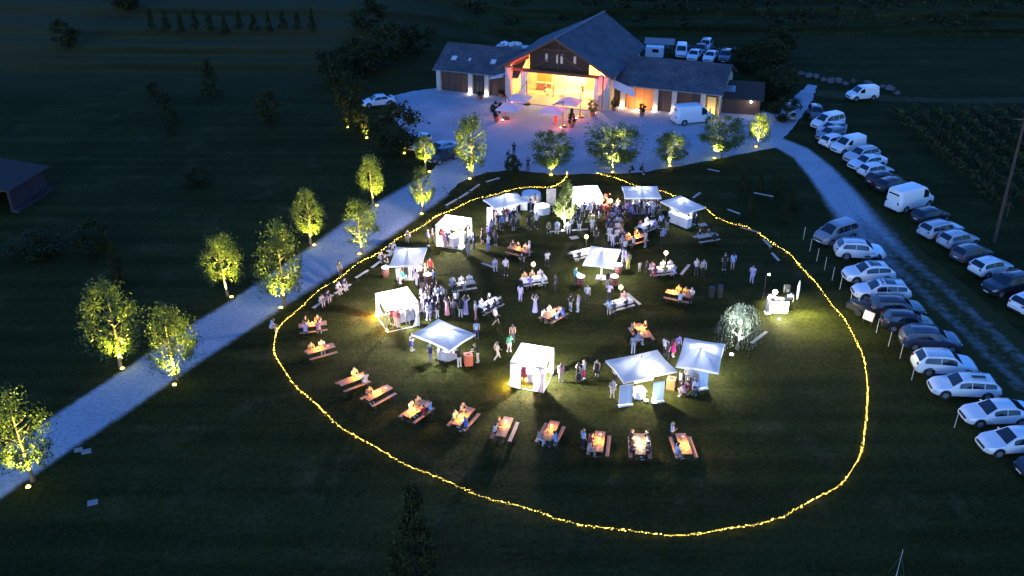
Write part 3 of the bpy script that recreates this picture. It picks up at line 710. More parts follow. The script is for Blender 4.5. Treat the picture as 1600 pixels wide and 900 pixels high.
for i, (px, py, lab) in enumerate(((1160, 300, 'first from the parasols'), (1187, 303, 'second from the parasols'), (1216, 306, 'third from the parasols'), (1236, 326, 'fourth from the parasols'), (1172, 342, 'alone below the others'), (1226, 345, 'nearest the string lights'))):
    tree((px, py), 0, 0, 'darkcone', 'dark young conifer on the right lawn, ' + lab, h=rnd.uniform(2.2, 3.2), w=1.3, hb=.06, group='young conifers on the right lawn')
# scrub on the far slopes: one mass nobody could count
vs, fs = [], []
r_ = random.Random(5)
for i in range(1500):
    x = r_.uniform(-130, 150); y = r_.uniform(168 if x > -20 else 205, 270)
    if r_.random() < .45 and x < 20: continue
    z = ground_z(x, y); s = r_.uniform(.5, 1.9)
    for k in range(22):
        p = Vector((x + r_.gauss(0, s * .5), y + r_.gauss(0, s * .5), z + abs(r_.gauss(0, s * .5)))); d = Vector((r_.gauss(0, 1), r_.gauss(0, 1), r_.gauss(0, 1))).normalized(); e = d.orthogonal() * .22; d = d * .4; b = len(vs)
        vs += [p - d, p + e, p + d, p - e]; fs.append((b, b + 1, b + 2, b + 3))
me = bpy.data.meshes.new('scrub'); me.from_pydata([tuple(q) for q in vs], [], fs); me.materials.append(M['scrub'])
tag(link('hillside_scrub', me), kind='stuff')
# short tufts of grass over the meadow, one mass
vs, fs = [], []
for i in range(26000):
    px, py = r_.uniform(-40, 1640), 235 + 690 * r_.random() ** 0.8
    g_ = P(px, py)
    h_ = r_.uniform(.015, .05); a = r_.uniform(0, 3.14); w_ = r_.uniform(.04, .11); b = len(vs)
    dx, dy = math.cos(a) * w_, math.sin(a) * w_
    vs += [(g_.x - dx, g_.y - dy, 0), (g_.x + dx, g_.y + dy, 0), (g_.x + r_.uniform(-.06, .06), g_.y + r_.uniform(-.06, .06), h_)]; fs.append((b, b + 1, b + 2))
GRASS_V, GRASS_F = vs, fs

# vineyard rows right of the parked cars
for i in range(13):
    x0 = 50.3 + i * 2.6
    y0 = max(72, 88 - i * 1.0); y1 = 121 + 0.15 * i
    ordn = 'first second third fourth fifth sixth seventh eighth ninth tenth eleventh twelfth thirteenth'.split()[i]
    t = thing('vine_row', 'dark trellised vine row on the right slope, %s from the parked cars' % ordn, 'vine row', (x0, y0, 0), 0, 'vine rows of the vineyard')
    r2 = random.Random(100 + i); vs, fs = [], []
    for k in range(int((y1 - y0) * 34)):
        p = Vector((r2.gauss(0, .2), r2.uniform(0, y1 - y0), 0)); p.z = 0.45 + r2.random() ** .8 * (1.1 + .25 * math.sin(p.y * 1.7 + i))
        d = Vector((r2.gauss(0, 1), r2.gauss(0, 1), r2.gauss(0, 1))).normalized(); e = d.orthogonal() * .12; d = d * .2; b = len(vs)
        vs += [p - d, p + e, p + d, p - e]; fs.append((b, b + 1, b + 2, b + 3))
    me = bpy.data.meshes.new('vines'); me.from_pydata([tuple(q) for q in vs], [], fs); me.materials.append(M['vine']); link('foliage', me, t)
    if i == 0: POSTM = MB().tube((0, 0, 0), (0, 0, 1.7), 0.05, n=6).mesh(M['wood_dark'])
    for k in range(int((y1 - y0) / 6) + 1): link('post', POSTM, t, (0, k * 6, 0))
# boulders along the far track and behind the barn car park
BM = []
for k in range(3):
    bm = bmesh.new(); bmesh.ops.create_icosphere(bm, subdivisions=2, radius=.6)
    r2 = random.Random(k)
    for v in bm.verts: v.co *= r2.uniform(.75, 1.2); v.co.z *= .75
    me = bpy.data.meshes.new('rock'); bm.to_mesh(me); bm.free(); me.materials.append(M['rock']); BM.append(me)
for k in range(26):
    if k < 14: px, py = 1252 + k * 11.5, 122 + k * 1.6 + rnd.uniform(-5, 5)
    else: px, py = 1020 + (k - 14) * 11.5, 76 + rnd.uniform(-3, 6)
    g_ = P(px, py)
    o = link('boulder', BM[k % 3], None, (g_.x, g_.y, ground_z(g_.x, g_.y) + .2), rnd.uniform(0, 6)); s = rnd.uniform(.6, 1.2); o.scale = (s, s, s)
    tag(o, 'grey boulder in the rough row behind the uphill track' if k < 14 else 'grey boulder in the rough row behind the barn car park', 'boulder', 'boulders behind the track' if k < 14 else 'boulders behind the car park')
# utility pole, mast, stakes
g_ = P(1553, 379)
t = thing('utility_pole', 'tall leaning wooden utility pole beside the vineyard at the right edge', 'pole', g_)
part('shaft', MB().tube((0, 0, -.2), (0.0, .3, 13.0), .17, .12, 10), M['pole_wood'], t)
part('cross_arm', MB().box((0, .28, 12.2), (1.6, .12, .14)), M['pole_wood'], t)
g_ = P(1399, 905)
t = thing('thin_mast', 'thin pale mast with guy wires at the bottom edge', 'mast', g_)
part('shaft', MB().tube((0, 0, 0), (0, 0, 2.2), .025, .012), M['white_metal'], t)
for a in (0, 2.1, 4.2): part('guy_wire', MB().tube((0, 0, 1.8), (.5 * math.cos(a), .5 * math.sin(a), .0), .008, n=4), M['steel'], t)
STK = MB().tube((0, 0, -.1), (0.03, 0, 1.25), .035, .03, 6)
stm = STK.mesh(M['wood_pale']); stc = MB().ball((0.03, 0, 1.25), .04, 6, 4).mesh(M['white_metal'])
names_ = 'first second third fourth fifth sixth seventh eighth ninth tenth eleventh twelfth thirteenth'.split()
for k, (px, py) in enumerate(((1255, 374), (1265, 393), (1276, 408), (1288, 422), (1300, 438), (1312, 452), (1327, 478), (1338, 488), (1369, 520), (1388, 541), (1406, 560), (1424, 594), (1491, 668))):
    t = thing('stake', 'thin wooden boundary stake along the near car row, %s from the far end' % names_[k], 'stake', P(px, py), 0, 'stakes along the car row')
    link('shaft', stm, t); link('cap', stc, t)
# small pale slabs on the lower meadow
for px, py, lab in ((135, 706, 'pale utility cover pair in the meadow below the driveway'), (145, 786, 'single pale cover slab in the lower left meadow')):
    t = thing('cover_slab', lab, 'slab', P(px, py), R(20))
    part('slab', MB().box((0, 0, .04), (.6, .45, .08)), M['concrete'], t)
    if 'pair' in lab: part('slab', MB().box((-.5, .35, .04), (.5, .4, .08)), M['concrete'], t)

# ---------------------------------------------------------------- string of lights round the lawn
loop = [(886, 272), (884, 281), (876, 288), (864, 293), (845, 295), (820, 297), (790, 301), (760, 310), (735, 318), (710, 328), (690, 338), (670, 350), (650, 361), (630, 372), (610, 385), (585, 401),
        (560, 416), (535, 433), (510, 450), (490, 466), (465, 487), (445, 506), (432, 525), (428, 545), (433, 564), (447, 586), (462, 605), (480, 623), (503, 645), (530, 668), (562, 689), (600, 711),
        (650, 736), (700, 758), (750, 777), (800, 793), (860, 811), (920, 825), (980, 835), (1030, 839), (1080, 838), (1130, 833), (1180, 824), (1230, 806), (1280, 781), (1315, 757), (1340, 722),
        (1349, 690), (1353, 650), (1355, 610), (1350, 570), (1340, 540), (1325, 514), (1305, 485), (1285, 460), (1265, 435), (1245, 413), (1225, 395), (1200, 377), (1170, 361), (1140, 350), (1115, 339),
        (1098, 327), (1075, 316), (1045, 306), (1015, 298), (985, 289), (958, 281), (932, 272)]
lp = [P(x, y) for x, y in loop]
samp = []
for i in range(len(lp) - 1):
    p0, p1, p2, p3 = lp[max(0, i - 1)], lp[i], lp[i + 1], lp[min(len(lp) - 1, i + 2)]
    k = max(1, int((p2 - p1).length / 0.105))
    for j in range(k):
        t_ = j / k
        samp.append(0.5 * ((2 * p1) + (p2 - p0) * t_ + (2 * p0 - 5 * p1 + 4 * p2 - p3) * t_ ** 2 + (3 * p1 - p0 - 3 * p2 + p3) * t_ ** 3))
cab, blb = MB(), MB()
prev = None; r2 = random.Random(11)
octv = [(1, 0, 0), (-1, 0, 0), (0, 1, 0), (0, -1, 0), (0, 0, 1), (0, 0, -1)]
octf = [(0, 2, 4), (2, 1, 4), (1, 3, 4), (3, 0, 4), (2, 0, 5), (1, 2, 5), (3, 1, 5), (0, 3, 5)]
for i, q in enumerate(samp):
    q = q + Vector((r2.gauss(0, .018), r2.gauss(0, .018), .22 + .1 * math.sin(i * .11) + r2.uniform(-.04, .04)))
    if prev is not None and i % 2 == 0: cab.tube(prev, q, .012, n=4, cap=False); prev = q
    if prev is None: prev = q
    dens = .5 + .5 * math.sin(i * .037) * math.sin(i * .011 + 1)
    for k in range(1 + (r2.random() < .35 + .3 * dens)):
        s = r2.uniform(.006, .017) * (2.3 if r2.random() < .07 + .14 * dens else 1)
        o_ = q + Vector((r2.gauss(0, .028), r2.gauss(0, .028), r2.gauss(0, .028)))
        blb.add([o_ + Vector(a) * s for a in octv], octf)
sl = thing('string_light', 'long glowing string of small yellow lights looped around the festival lawn', 'string lights', tuple(samp[0]))
o = link('cable', cab.mesh(M['black']), sl, tuple(-Vector(samp[0])))
o = link('bulb', blb.mesh(M['bulb']), sl, tuple(-Vector(samp[0]))); o['kind'] = 'stuff'

# grass tufts away from the gravel
def inside(x, y, poly):
    c = False; j = len(poly) - 1
    for i in range(len(poly)):
        a, b = poly[i], poly[j]
        if (a.y > y) != (b.y > y) and x < (b.x - a.x) * (y - a.y) / (b.y - a.y) + a.x: c = not c
        j = i
    return c
polys = [[P(*q) for q in EXT(road_top) + EXT(road_bot)[::-1]], [P(*q) for q in yard], [P(*q) for q in track_l[:7]] + [P(*q) for q in track_r[:7]][::-1]]
keep = [f for f in GRASS_F if not any(inside(GRASS_V[f[0]][0], GRASS_V[f[0]][1], q) for q in polys)]
me = bpy.data.meshes.new('grass'); me.from_pydata([q for f in keep for q in (GRASS_V[i] for i in f)], [], [(3 * i, 3 * i + 1, 3 * i + 2) for i in range(len(keep))])
me.materials.append(mat('grass_blade', (0.030, 0.036, 0.010), 0.8, island=0.5, translucent=0.3)); tag(link('grass', me), kind='stuff')

# ---------------------------------------------------------------- vehicles
def lerp_tab(tab, x):
    for (a, va), (b, vb) in zip(tab, tab[1:]):
        if x <= b: return va + (vb - va) * (x - a) / (b - a) if b > a else vb
    return tab[-1][1]
def car_spec(L, W, Hh, top, ws, rf, rr, rb, belt, wheel=0.33, axles=(0.185, 0.79), nside=2, van=False, rails=False, sunroof=False, rack=False):
    """car pointing to +x, nose at +L/2. top = [(fraction from nose, height)], ws/rf = windscreen base/top, rr/rb = rear window top/base"""
    n = 34
    xs_ = sorted(set([i / n for i in range(n + 1)] + [ws, rf, rr, rb, .012, .03, .97, .988]))
    def half(x):
        e = 1 - .30 * (1 - sstep(0, .13, x)) ** 1.6 - .20 * sstep(.90, 1, x) ** 1.5
        return W / 2 * e
    def ring(x):
        w = half(x); zt = lerp_tab(top, x); zb = .24 + .10 * (1 - sstep(0, .05, x)) + .10 * sstep(.94, 1, x)
        zbelt = min(lerp_tab(belt, x), zt - .015)
        gh = max(0, zt - zbelt)
        wr = w * (.97 - (.20 if not van else .07) * min(1, gh / .42))
        zs = min(zt - .004, zbelt + gh * .86)
        return [(0, zb), (w * .86, zb), (w * .96, zb + .10), (w, (zb + zbelt) * .5 + .05), (w * .975, zbelt - .02), (w * .955, zbelt), (wr, zs), (wr * .86, zt), (0, zt + .025)]
    X = lambda x: L / 2 - x * L
    mb = MB(); grid = []
    for x in xs_:
        r = ring(x)
        row = [(X(x), y, z) for y, z in r] + [(X(x), -y, z) for y, z in r[-2:0:-1]]
        grid.append(row + [row[0]])
    mb.sheet(grid)
    for row, fl in ((grid[0], 1), (grid[-1], 0)):
        k = len(row) - 1; c = (row[0][0], 0, sum(q[2] for q in row[:k]) / k); b = len(mb.v)
        mb.v.append(c); mb.v += row[:k]
        for i in range(k):
            f = (b, b + 1 + i, b + 1 + (i + 1) % k); mb.f.append(f if fl else f[::-1]); mb.m.append(0)
    body = mb.mesh(M['paint'])
    bm = bmesh.new(); bm.from_mesh(body); bmesh.ops.remove_doubles(bm, verts=bm.verts, dist=.001); bmesh.ops.recalc_face_normals(bm, faces=bm.faces)
    for f in bm.faces: f.smooth = True
    for e in bm.edges:
        if len(e.link_faces) == 2 and e.calc_face_angle(0) > R(38): e.smooth = False
    bm.to_mesh(body); bm.free()
    sp_ = [('body', body, None, 'c')]
    def across(x0, x1, k, lift, name, m, inset=.9):
        g = []
        for i in range(k + 1):
            x = x0 + (x1 - x0) * i / k; r = ring(x); w8, z8 = r[7]; g.append([(X(x), w8 * inset * 1.06 * s, z8 + .025 * (1 - abs(s)) + lift) for s in (-1, -.5, 0, .5, 1)])
        return (name, MB().sheet(g).mesh(m, smooth=True), None, None)
    nx = Vector((1, 0, 0))
    def shifted(item, d): return (item[0], item[1], d, item[3])
    sp_.append(shifted(across(ws + .008, rf - .006, 4, 0, 'windscreen', M['glass']), (.010, 0, .012)))
    sp_.append(shifted(across(rr + .008, rb - .012, 4, 0, 'rear_window', M['glass']), (-.012, 0, .010)))
    if sunroof: sp_.append(shifted(across(rf + .05, rf + .05 + (rr - rf) * .55, 3, 0, 'sunroof', M['glass'], .72), (0, 0, .012)))
    a0, a1 = ws + (rf - ws) * .62, rr + (rb - rr) * (.30 if not van else 0)
    if van: a1 = rf + .09
    for s in (1, -1):
        for k in range(nside if not van else 1):
            u0 = a0 + (a1 - a0) * k / nside + .006; u1 = a0 + (a1 - a0) * (k + 1) / nside - .006
            if van: u0, u1 = a0, a1
            g = []
            for i in range(6):
                x = u0 + (u1 - u0) * i / 5; r = ring(x); p, q = Vector((0, *r[5])), Vector((0, *r[6]))
                row = []
                for t in (.07, .5, .93):
                    v = p.lerp(q, t); row.append((X(x), s * (v.y + .010), v.z + .004))
                g.append(row)
            sp_.append(('side_window', MB().sheet(g).mesh(M['glass'], smooth=True), None, None))
            g = []
            for i in range(4):
                x = u0 + (u1 - u0) * i / 3; r = ring(x)
                g.append([(X(x), s * (r[j][0] + .007), r[j][1]) for j in (2, 3, 4)])
            sp_.append(('door', MB().sheet(g).mesh(M['paint'], smooth=True), None, 'c'))
        for ax in axles:
            w = half(ax)
            sp_.append(('wheel_arch', MB().tube((X(ax), s * (w - .16), wheel + .03), (X(ax), s * (w + .006), wheel + .03), wheel * 1.2, n=18).mesh(M['black']), None, None))
            tm = MB().tube((0, -.11 * s, 0), (0, .085 * s, 0), wheel, n=18); tm.tube((0, .085 * s, 0), (0, .11 * s, 0), wheel, wheel * .9, n=18)
            rm = MB().tube((0, .10 * s, 0), (0, .118 * s, 0), wheel * .64, wheel * .6, n=14)
            sp_.append(('wheel', tm.mesh(M['tyre']), (X(ax), s * (w - .085), wheel), None, [('rim', rm.mesh(M['rim']), None, None)]))
        x = .035; r = ring(x); zt = lerp_tab(top, x)
        sp_.append(('headlight', MB().ball((X(.042), s * half(.04) * .80, zt - .13), 1, 8, 6, (.17, .17, .075)).mesh(M['head'], smooth=True), None, None))
        zl = lerp_tab(belt, 1) - .10
        sp_.append(('tail_light', MB().ball((X(.985), s * half(.985) * .86, zl), 1, 8, 6, (.08, .13, .10 if not van else .22)).mesh(M['tail'], smooth=True), None, None))
        xm = ws + (rf - ws) * .55; r = ring(xm)
        sp_.append(('door_mirror', MB().ball((X(xm), s * (half(xm) + .08), lerp_tab(belt, xm) + .08), 1, 8, 6, (.07, .11, .075)).mesh(M['paint'], smooth=True), None, 'c'))
        if rails:
            r0 = [(X(rf + .03 + (rr - rf - .04) * i / 4), s * ring(rf + .03 + (rr - rf - .04) * i / 4)[7][0] * .95, ring(rf + .03 + (rr - rf - .04) * i / 4)[7][1] + .05) for i in range(5)]
            b = MB()
            for i in range(4): b.tube(r0[i], r0[i + 1], .018, n=5)
            sp_.append(('roof_rail', b.mesh(M['steel']), None, None))
    if rack:
        for f in (.35, .7):
            x = rf + (rr - rf) * f; z = lerp_tab(top, x) + .1; w = ring(x)[7][0]
            sp_.append(('roof_bar', MB().tube((X(x), -w, z), (X(x), w, z), .022, n=6).mesh(M['steel']), None, None))
        sp_.append(('ski_holder', MB().box((X(rf + (rr - rf) * .52), .2, lerp_tab(top, (rf + rr) / 2) + .14), (.9, .22, .07)).mesh(M['black']), None, None))
    zt = lerp_tab(top, .02)
    sp_.append(('grille', MB().box((L / 2 - .02, 0, .56), (.05, W * .52, .16)).mesh(M['black']), None, None))
    sp_.append(('number_plate', MB().box((L / 2 + .012, 0, .40), (.02, .5, .11)).mesh(M['plate']), None, None))
    sp_.append(('number_plate', MB().box((-L / 2 - .012, 0, .62), (.02, .5, .11)).mesh(M['plate']), None, None))
    sp_.append(('bumper', MB().box((-L / 2 + .05, 0, .36), (.12, W * .72, .14)).mesh(M['black']), None, None))
    return sp_
_b = [(0, .60), (.1, .72), (.25, .90), (.5, .93), (.8, .98), (1, 1.0)]
CARS = {
 'hatch': car_spec(4.1, 1.78, 1.50, [(0, .58), (.03, .68), (.10, .80), (.25, .96), (.43, 1.44), (.55, 1.50), (.86, 1.42), (.975, .96), (1, .66)], .25, .43, .86, .975, _b),
 'suv': car_spec(4.5, 1.88, 1.66, [(0, .68), (.03, .82), (.08, .94), (.26, 1.06), (.42, 1.58), (.54, 1.66), (.85, 1.60), (.97, 1.08), (1, .74)], .26, .42, .85, .97, [(0, .7), (.1, .86), (.26, 1.0), (.5, 1.03), (.8, 1.08), (1, 1.1)], .36, rails=True),
 'suv_glass': car_spec(4.4, 1.86, 1.62, [(0, .66), (.03, .80), (.08, .92), (.26, 1.04), (.43, 1.55), (.54, 1.62), (.82, 1.54), (.97, 1.06), (1, .74)], .26, .43, .82, .97, [(0, .7), (.1, .86), (.26, 1.0), (.5, 1.03), (.8, 1.08), (1, 1.1)], .36, sunroof=True),
 'estate': car_spec(4.75, 1.84, 1.50, [(0, .58), (.03, .70), (.08, .82), (.27, .95), (.42, 1.43), (.52, 1.50), (.87, 1.44), (.975, .98), (1, .66)], .27, .42, .87, .975, _b, .34, rails=True, nside=3),
 'estate_sun': car_spec(4.75, 1.84, 1.52, [(0, .58), (.03, .70), (.08, .82), (.27, .95), (.42, 1.45), (.52, 1.52), (.87, 1.46), (.975, .98), (1, .66)], .27, .42, .87, .975, _b, .34, rails=True, nside=3, sunroof=True),
 'estate_rack': car_spec(4.8, 1.84, 1.50, [(0, .58), (.03, .70), (.08, .82), (.27, .95), (.42, 1.43), (.52, 1.50), (.87, 1.42), (.975, .98), (1, .66)], .27, .42, .87, .975, _b, .34, nside=3, rack=True),
 'sedan': car_spec(4.75, 1.83, 1.46, [(0, .56), (.03, .68), (.08, .80), (.27, .93), (.43, 1.40), (.54, 1.46), (.70, 1.41), (.88, 1.04), (.97, 1.0), (1, .64)], .27, .43, .70, .88, [(0, .6), (.1, .72), (.26, .9), (.5, .93), (.8, .98), (1, .98)], .34),
 'mpv': car_spec(4.7, 1.90, 1.85, [(0, .70), (.03, .84), (.07, .96), (.18, 1.10), (.36, 1.74), (.46, 1.83), (.90, 1.80), (.985, 1.15), (1, .8)], .18, .36, .90, .985, [(0, .7), (.1, .9), (.2, 1.04), (.5, 1.06), (.8, 1.08), (1, 1.1)], .34, nside=3),
 'smallvan': car_spec(4.4, 1.84, 1.84, [(0, .68), (.03, .82), (.08, .95), (.21, 1.08), (.37, 1.74), (.45, 1.83), (.955, 1.83), (.985, 1.15), (1, .8)], .21, .37, .955, .985, [(0, .7), (.1, .9), (.2, 1.02), (.5, 1.04), (1, 1.06)], .33, van=True),
 'van': car_spec(5.6, 2.05, 2.45, [(0, .80), (.02, .95), (.06, 1.10), (.15, 1.22), (.28, 2.20), (.36, 2.42), (.965, 2.44), (.988, 1.3), (1, .9)], .15, .28, .965, .988, [(0, .8), (.1, 1.05), (.2, 1.16), (.5, 1.18), (1, 1.2)], .36, van=True),
}
WHITE, SILVER, GREY, DGREY, BLACK, DBLUE = (.80, .80, .80), (.48, .49, .51), (.24, .25, .27), (.09, .09, .10), (.025, .025, .03), (.05, .06, .10)
def colour_spec(sp_, c): return [(it[0], it[1], it[2], c if it[3] == 'c' else None) + ((it[4],) if len(it) > 4 else ()) for it in sp_]
def vehicle(kind, c, front, rear, label, cat='car', group='cars parked on the grass', flip=0):
    a, b = P(*front), P(*rear); d = a - b; yaw = math.atan2(d.y, d.x)
    mid = (a + b) / 2
    t = thing('parked_van' if kind in ('van', 'smallvan') else 'parked_car', label, cat, (mid.x, mid.y, ground_z(mid.x, mid.y)), yaw, group)
    spawn(colour_spec(CARS[kind], c), t)
    return t
NEAR, FAR_ = 'cars parked in the near row beside the lawn', 'cars parked in the far row beside the vineyard'
for k, c, f, r, lab in (
    ('mpv', GREY, (1276, 383), (1332, 366), 'grey people carrier nose to the lawn, at the top of the near row'),
    ('suv', WHITE, (1380, 403), (1303, 399), 'white off-roader with dark glass, second in the near row'),
    ('suv_glass', WHITE, (1318, 438), (1392, 436), 'white crossover with black glass roof, third in the near row'),
    ('estate_sun', WHITE, (1333, 463), (1416, 465), 'white estate with open sunroof glass, fourth in the near row'),
    ('suv', BLACK, (1440, 494), (1358, 490), 'black off-roader with chrome side line behind the pale pink board'),
    ('hatch', BLACK, (1452, 516), (1381, 510), 'small black hatchback squeezed between two black off-roaders'),
    ('suv', DBLUE, (1497, 544), (1406, 538), 'dark blue-black off-roader just before the bright white one'),
    ('suv', WHITE, (1526, 583), (1420, 577), 'white off-roader tail to the lawn between black and white estates'),
    ('estate_rack', WHITE, (1449, 612), (1558, 617), 'white estate carrying a ski rack on its roof'),
    ('sedan', WHITE, (1498, 658), (1608, 655), 'white saloon with a dark windscreen, nose to the lawn, third from bottom'),
    ('sedan', WHITE, (1524, 704), (1640, 698), 'white saloon nearest the lower right corner'),
    ('sedan', BLACK, (1584, 744), (1700, 732), 'black saloon cut off by the right edge at the row end')):
    vehicle(k, c, f, r, lab, group=NEAR)
for k, c, f, r, lab in (
    ('hatch', DGREY, (1277, 190), (1271, 176), 'dark hatchback with pale windscreen facing the camera, top of far row'),
    ('mpv', WHITE, (1271, 203), (1313, 194), 'white people carrier second in the far row by the track'),
    ('hatch', SILVER, (1281, 213), (1315, 205), 'silver hatchback third in the far row'),
    ('hatch', GREY, (1281, 221), (1312, 213), 'dull grey hatchback fourth in the far row'),
    ('hatch', WHITE, (1322, 224), (1286, 231), 'white hatchback tail to the track, beside the white panel van'),
    ('suv', SILVER, (1319, 256), (1370, 246), 'silver off-roader directly below the white panel van'),
    ('sedan', WHITE, (1329, 266), (1378, 257), 'white saloon between silver off-roader and white hatchback'),
    ('hatch', WHITE, (1392, 270), (1342, 278), 'white hatchback with dark side glass above the black cars'),
    ('hatch', BLACK, (1400, 283), (1358, 291), 'black hatchback with reddish tail in the far row'),
    ('hatch', BLACK, (1412, 292), (1374, 301), 'black hatchback tail to track, next to the tall white van'),
    ('hatch', BLACK, (1474, 340), (1430, 350), 'small black hatchback just below the tall white van'),
    ('estate', SILVER, (1496, 361), (1440, 373), 'silver estate with roof rails below the small black hatchback'),
    ('hatch', SILVER, (1524, 377), (1466, 389), 'pale silver hatchback with a dark tailgate window in the far row'),
    ('hatch', DGREY, (1546, 397), (1486, 412), 'dark grey hatchback third from the bottom of the far row'),
    ('hatch', WHITE, (1578, 419), (1514, 433), 'white hatchback tail to the track, second from far row bottom'),
    ('suv', BLACK, (1540, 461), (1600, 448), 'black off-roader facing the track at the right edge'),
    ('hatch', WHITE, (1640, 472), (1577, 492), 'white hatchback cut off by the right edge in the far row')):
    vehicle(k, c, f, r, lab, group=FAR_)
vehicle('smallvan', WHITE, (1298, 241), (1349, 231), 'white panel van nose to the track among the far row cars', 'van', FAR_)
vehicle('van', WHITE, (1447, 316), (1392, 331), 'tall white van with rear doors to the track', 'van', FAR_)
vehicle('smallvan', WHITE, (1325, 156), (1367, 153), 'white chassis-nosed van alone on the field path', 'van', 'vans apart from the rows')
vehicle('van', WHITE, (1101, 189), (1062, 193), 'white delivery van parked on the gravel by the right barn wing', 'van', 'vans apart from the rows')
vehicle('smallvan', WHITE, (1063, 95), (1065, 80), 'white van facing the camera behind the right barn wing', 'van', 'vehicles behind the barn')
for k, c, f, r, lab in (('sedan', WHITE, (1080, 97), (1088, 87), 'white saloon behind the wing, next to the white van'), ('sedan', WHITE, (1105, 99), (1114, 89), 'white saloon behind the wing, second from the roof end'),
                        ('suv', DGREY, (1130, 99), (1135, 90), 'grey car behind the right end of the barn wing'), ('sedan', BLACK, (1092, 86), (1096, 79), 'black saloon behind the two white saloons'), ('suv', SILVER, (1100, 80), (1104, 74), 'pale off-roader in the back rank of the barn car park')):
    vehicle(k, c, f, r, lab, group='vehicles behind the barn')
for k, c, f, r, lab in (('sedan', WHITE, (578, 166), (604, 163), 'white saloon at the far left corner of the yard'), ('hatch', WHITE, (644, 236), (664, 224), 'white hatchback hidden behind the big dark bush'),
                        ('sedan', SILVER, (676, 245), (701, 236), 'silver saloon at the driveway mouth, upper of the pair'), ('hatch', BLACK, (679, 255), (705, 246), 'dark hatchback at the driveway mouth, lower of the pair')):
    vehicle(k, c, f, r, lab, group='cars parked by the left yard edge')
# motorbike between the first white cars
t = thing('motorbike', 'white and black motorbike standing between two white cars', 'motorbike', P(1359, 413), R(14))
for x in (-.68, .68): part('wheel', MB().tube((x, -.06, .31), (x, .06, .31), .31, n=16), M['tyre'], t)
part('frame', MB().tube((-.6, 0, .35), (.3, 0, .65), .07, n=8).tube((.3, 0, .65), (.66, 0, .32), .05, n=8), M['black'], t)
part('tank', MB().ball((.12, 0, .86), 1, 10, 6, (.30, .15, .14)), M['white_metal'], t, smooth=True)
part('seat', MB().ball((-.35, 0, .82), 1, 10, 6, (.38, .13, .07)), M['black'], t, smooth=True)
part('fairing', MB().ball((.5, 0, .92), 1, 10, 6, (.2, .16, .22)), M['white_metal'], t, smooth=True)
part('handlebar', MB().tube((.36, -.36, 1.03), (.36, .36, 1.03), .02, n=6), M['steel'], t)
# trailers on the uphill track
for px, py, lab in ((1232, 172, 'small covered trailer at the upper end of the uphill track'), (1234, 188, 'small covered trailer lower on the uphill track')):
    t = thing('small_trailer', lab, 'trailer', P(px, py), R(80), 'small trailers by the uphill track')
    part('box', MB().box((0, 0, .75), (1.9, 1.1, .6)), M['steel'], t); part('cover', MB().ball((0, 0, 1.05), 1, 10, 6, (.95, .55, .28)), M['cloth_white'], t, smooth=True)
    for y in (-.6, .6): part('wheel', MB().tube((0, y - .07, .3), (0, y + .07, .3), .3, n=12), M['tyre'], t)
    part('drawbar', MB().tube((.95, 0, .5), (1.9, 0, .45), .04), M['steel'], t)
# pale pink board in front of the black cars
t = thing('notice_board', 'pale pink board on short legs before the black off-roader', 'board', P(1355, 506), R(-50))
part('board', MB().box((0, 0, .75), (.9, .05, .75), M=Matrix.Rotation(R(-18), 3, 'X')), M['pinkboard'], t)
for x in (-.35, .35): part('leg', MB().tube((x, -.06, 0), (x, 0, .7), .025, n=6), M['wood_dark'], t)
t = thing('dark_trailer', 'low dark trailer with a pale plate in front of the black cars', 'trailer', P(1345, 489), R(-42))
part('box', MB().box((0, 0, .6), (2.2, 1.2, .5)), M['black'], t); part('number_plate', MB().box((-1.12, 0, .62), (.03, .9, .14)), M['plate'], t); part('cover', MB().ball((0, 0, .85), 1, 10, 6, (1.1, .6, .22)), M['black'], t, smooth=True)
for y in (-.66, .66): part('wheel', MB().tube((0, y - .07, .3), (0, y + .07, .3), .3, n=12), M['tyre'], t)

# ---------------------------------------------------------------- parasols
def canopy(a, b, zc, zp, m=12, val=.16, sag=.10):
    mb = MB(); g = []
    for i in range(m + 1):
        row = []
        for j in range(m + 1):
            u, v = -1 + 2 * i / m, -1 + 2 * j / m
            t = max(abs(u), abs(v)); k = min(abs(u), abs(v)) / t if t else 0
            edge = 1 - .05 * t * (1 - k) * (t > .5)          # edges curve in between the corners
            z = zc + (zp - zc) * (1 - t) - sag * t * (1 - t) * (1 - k) * 2
            row.append((u * a / 2 * edge, v * b / 2 * edge, z))
        g.append(row)
    mb.sheet(g)
    rim = [g[i][0] for i in range(m + 1)] + [g[m][j] for j in range(1, m + 1)] + [g[i][m] for i in range(m - 1, -1, -1)] + [g[0][j] for j in range(m - 1, 0, -1)]
    k = len(rim); rim.append(rim[0])
    mb.sheet([[q for q in rim], [(q[0] * 1.005, q[1] * 1.005, q[2] - val) for q in rim]])
    return mb.mesh(M['fabric'], smooth=True)
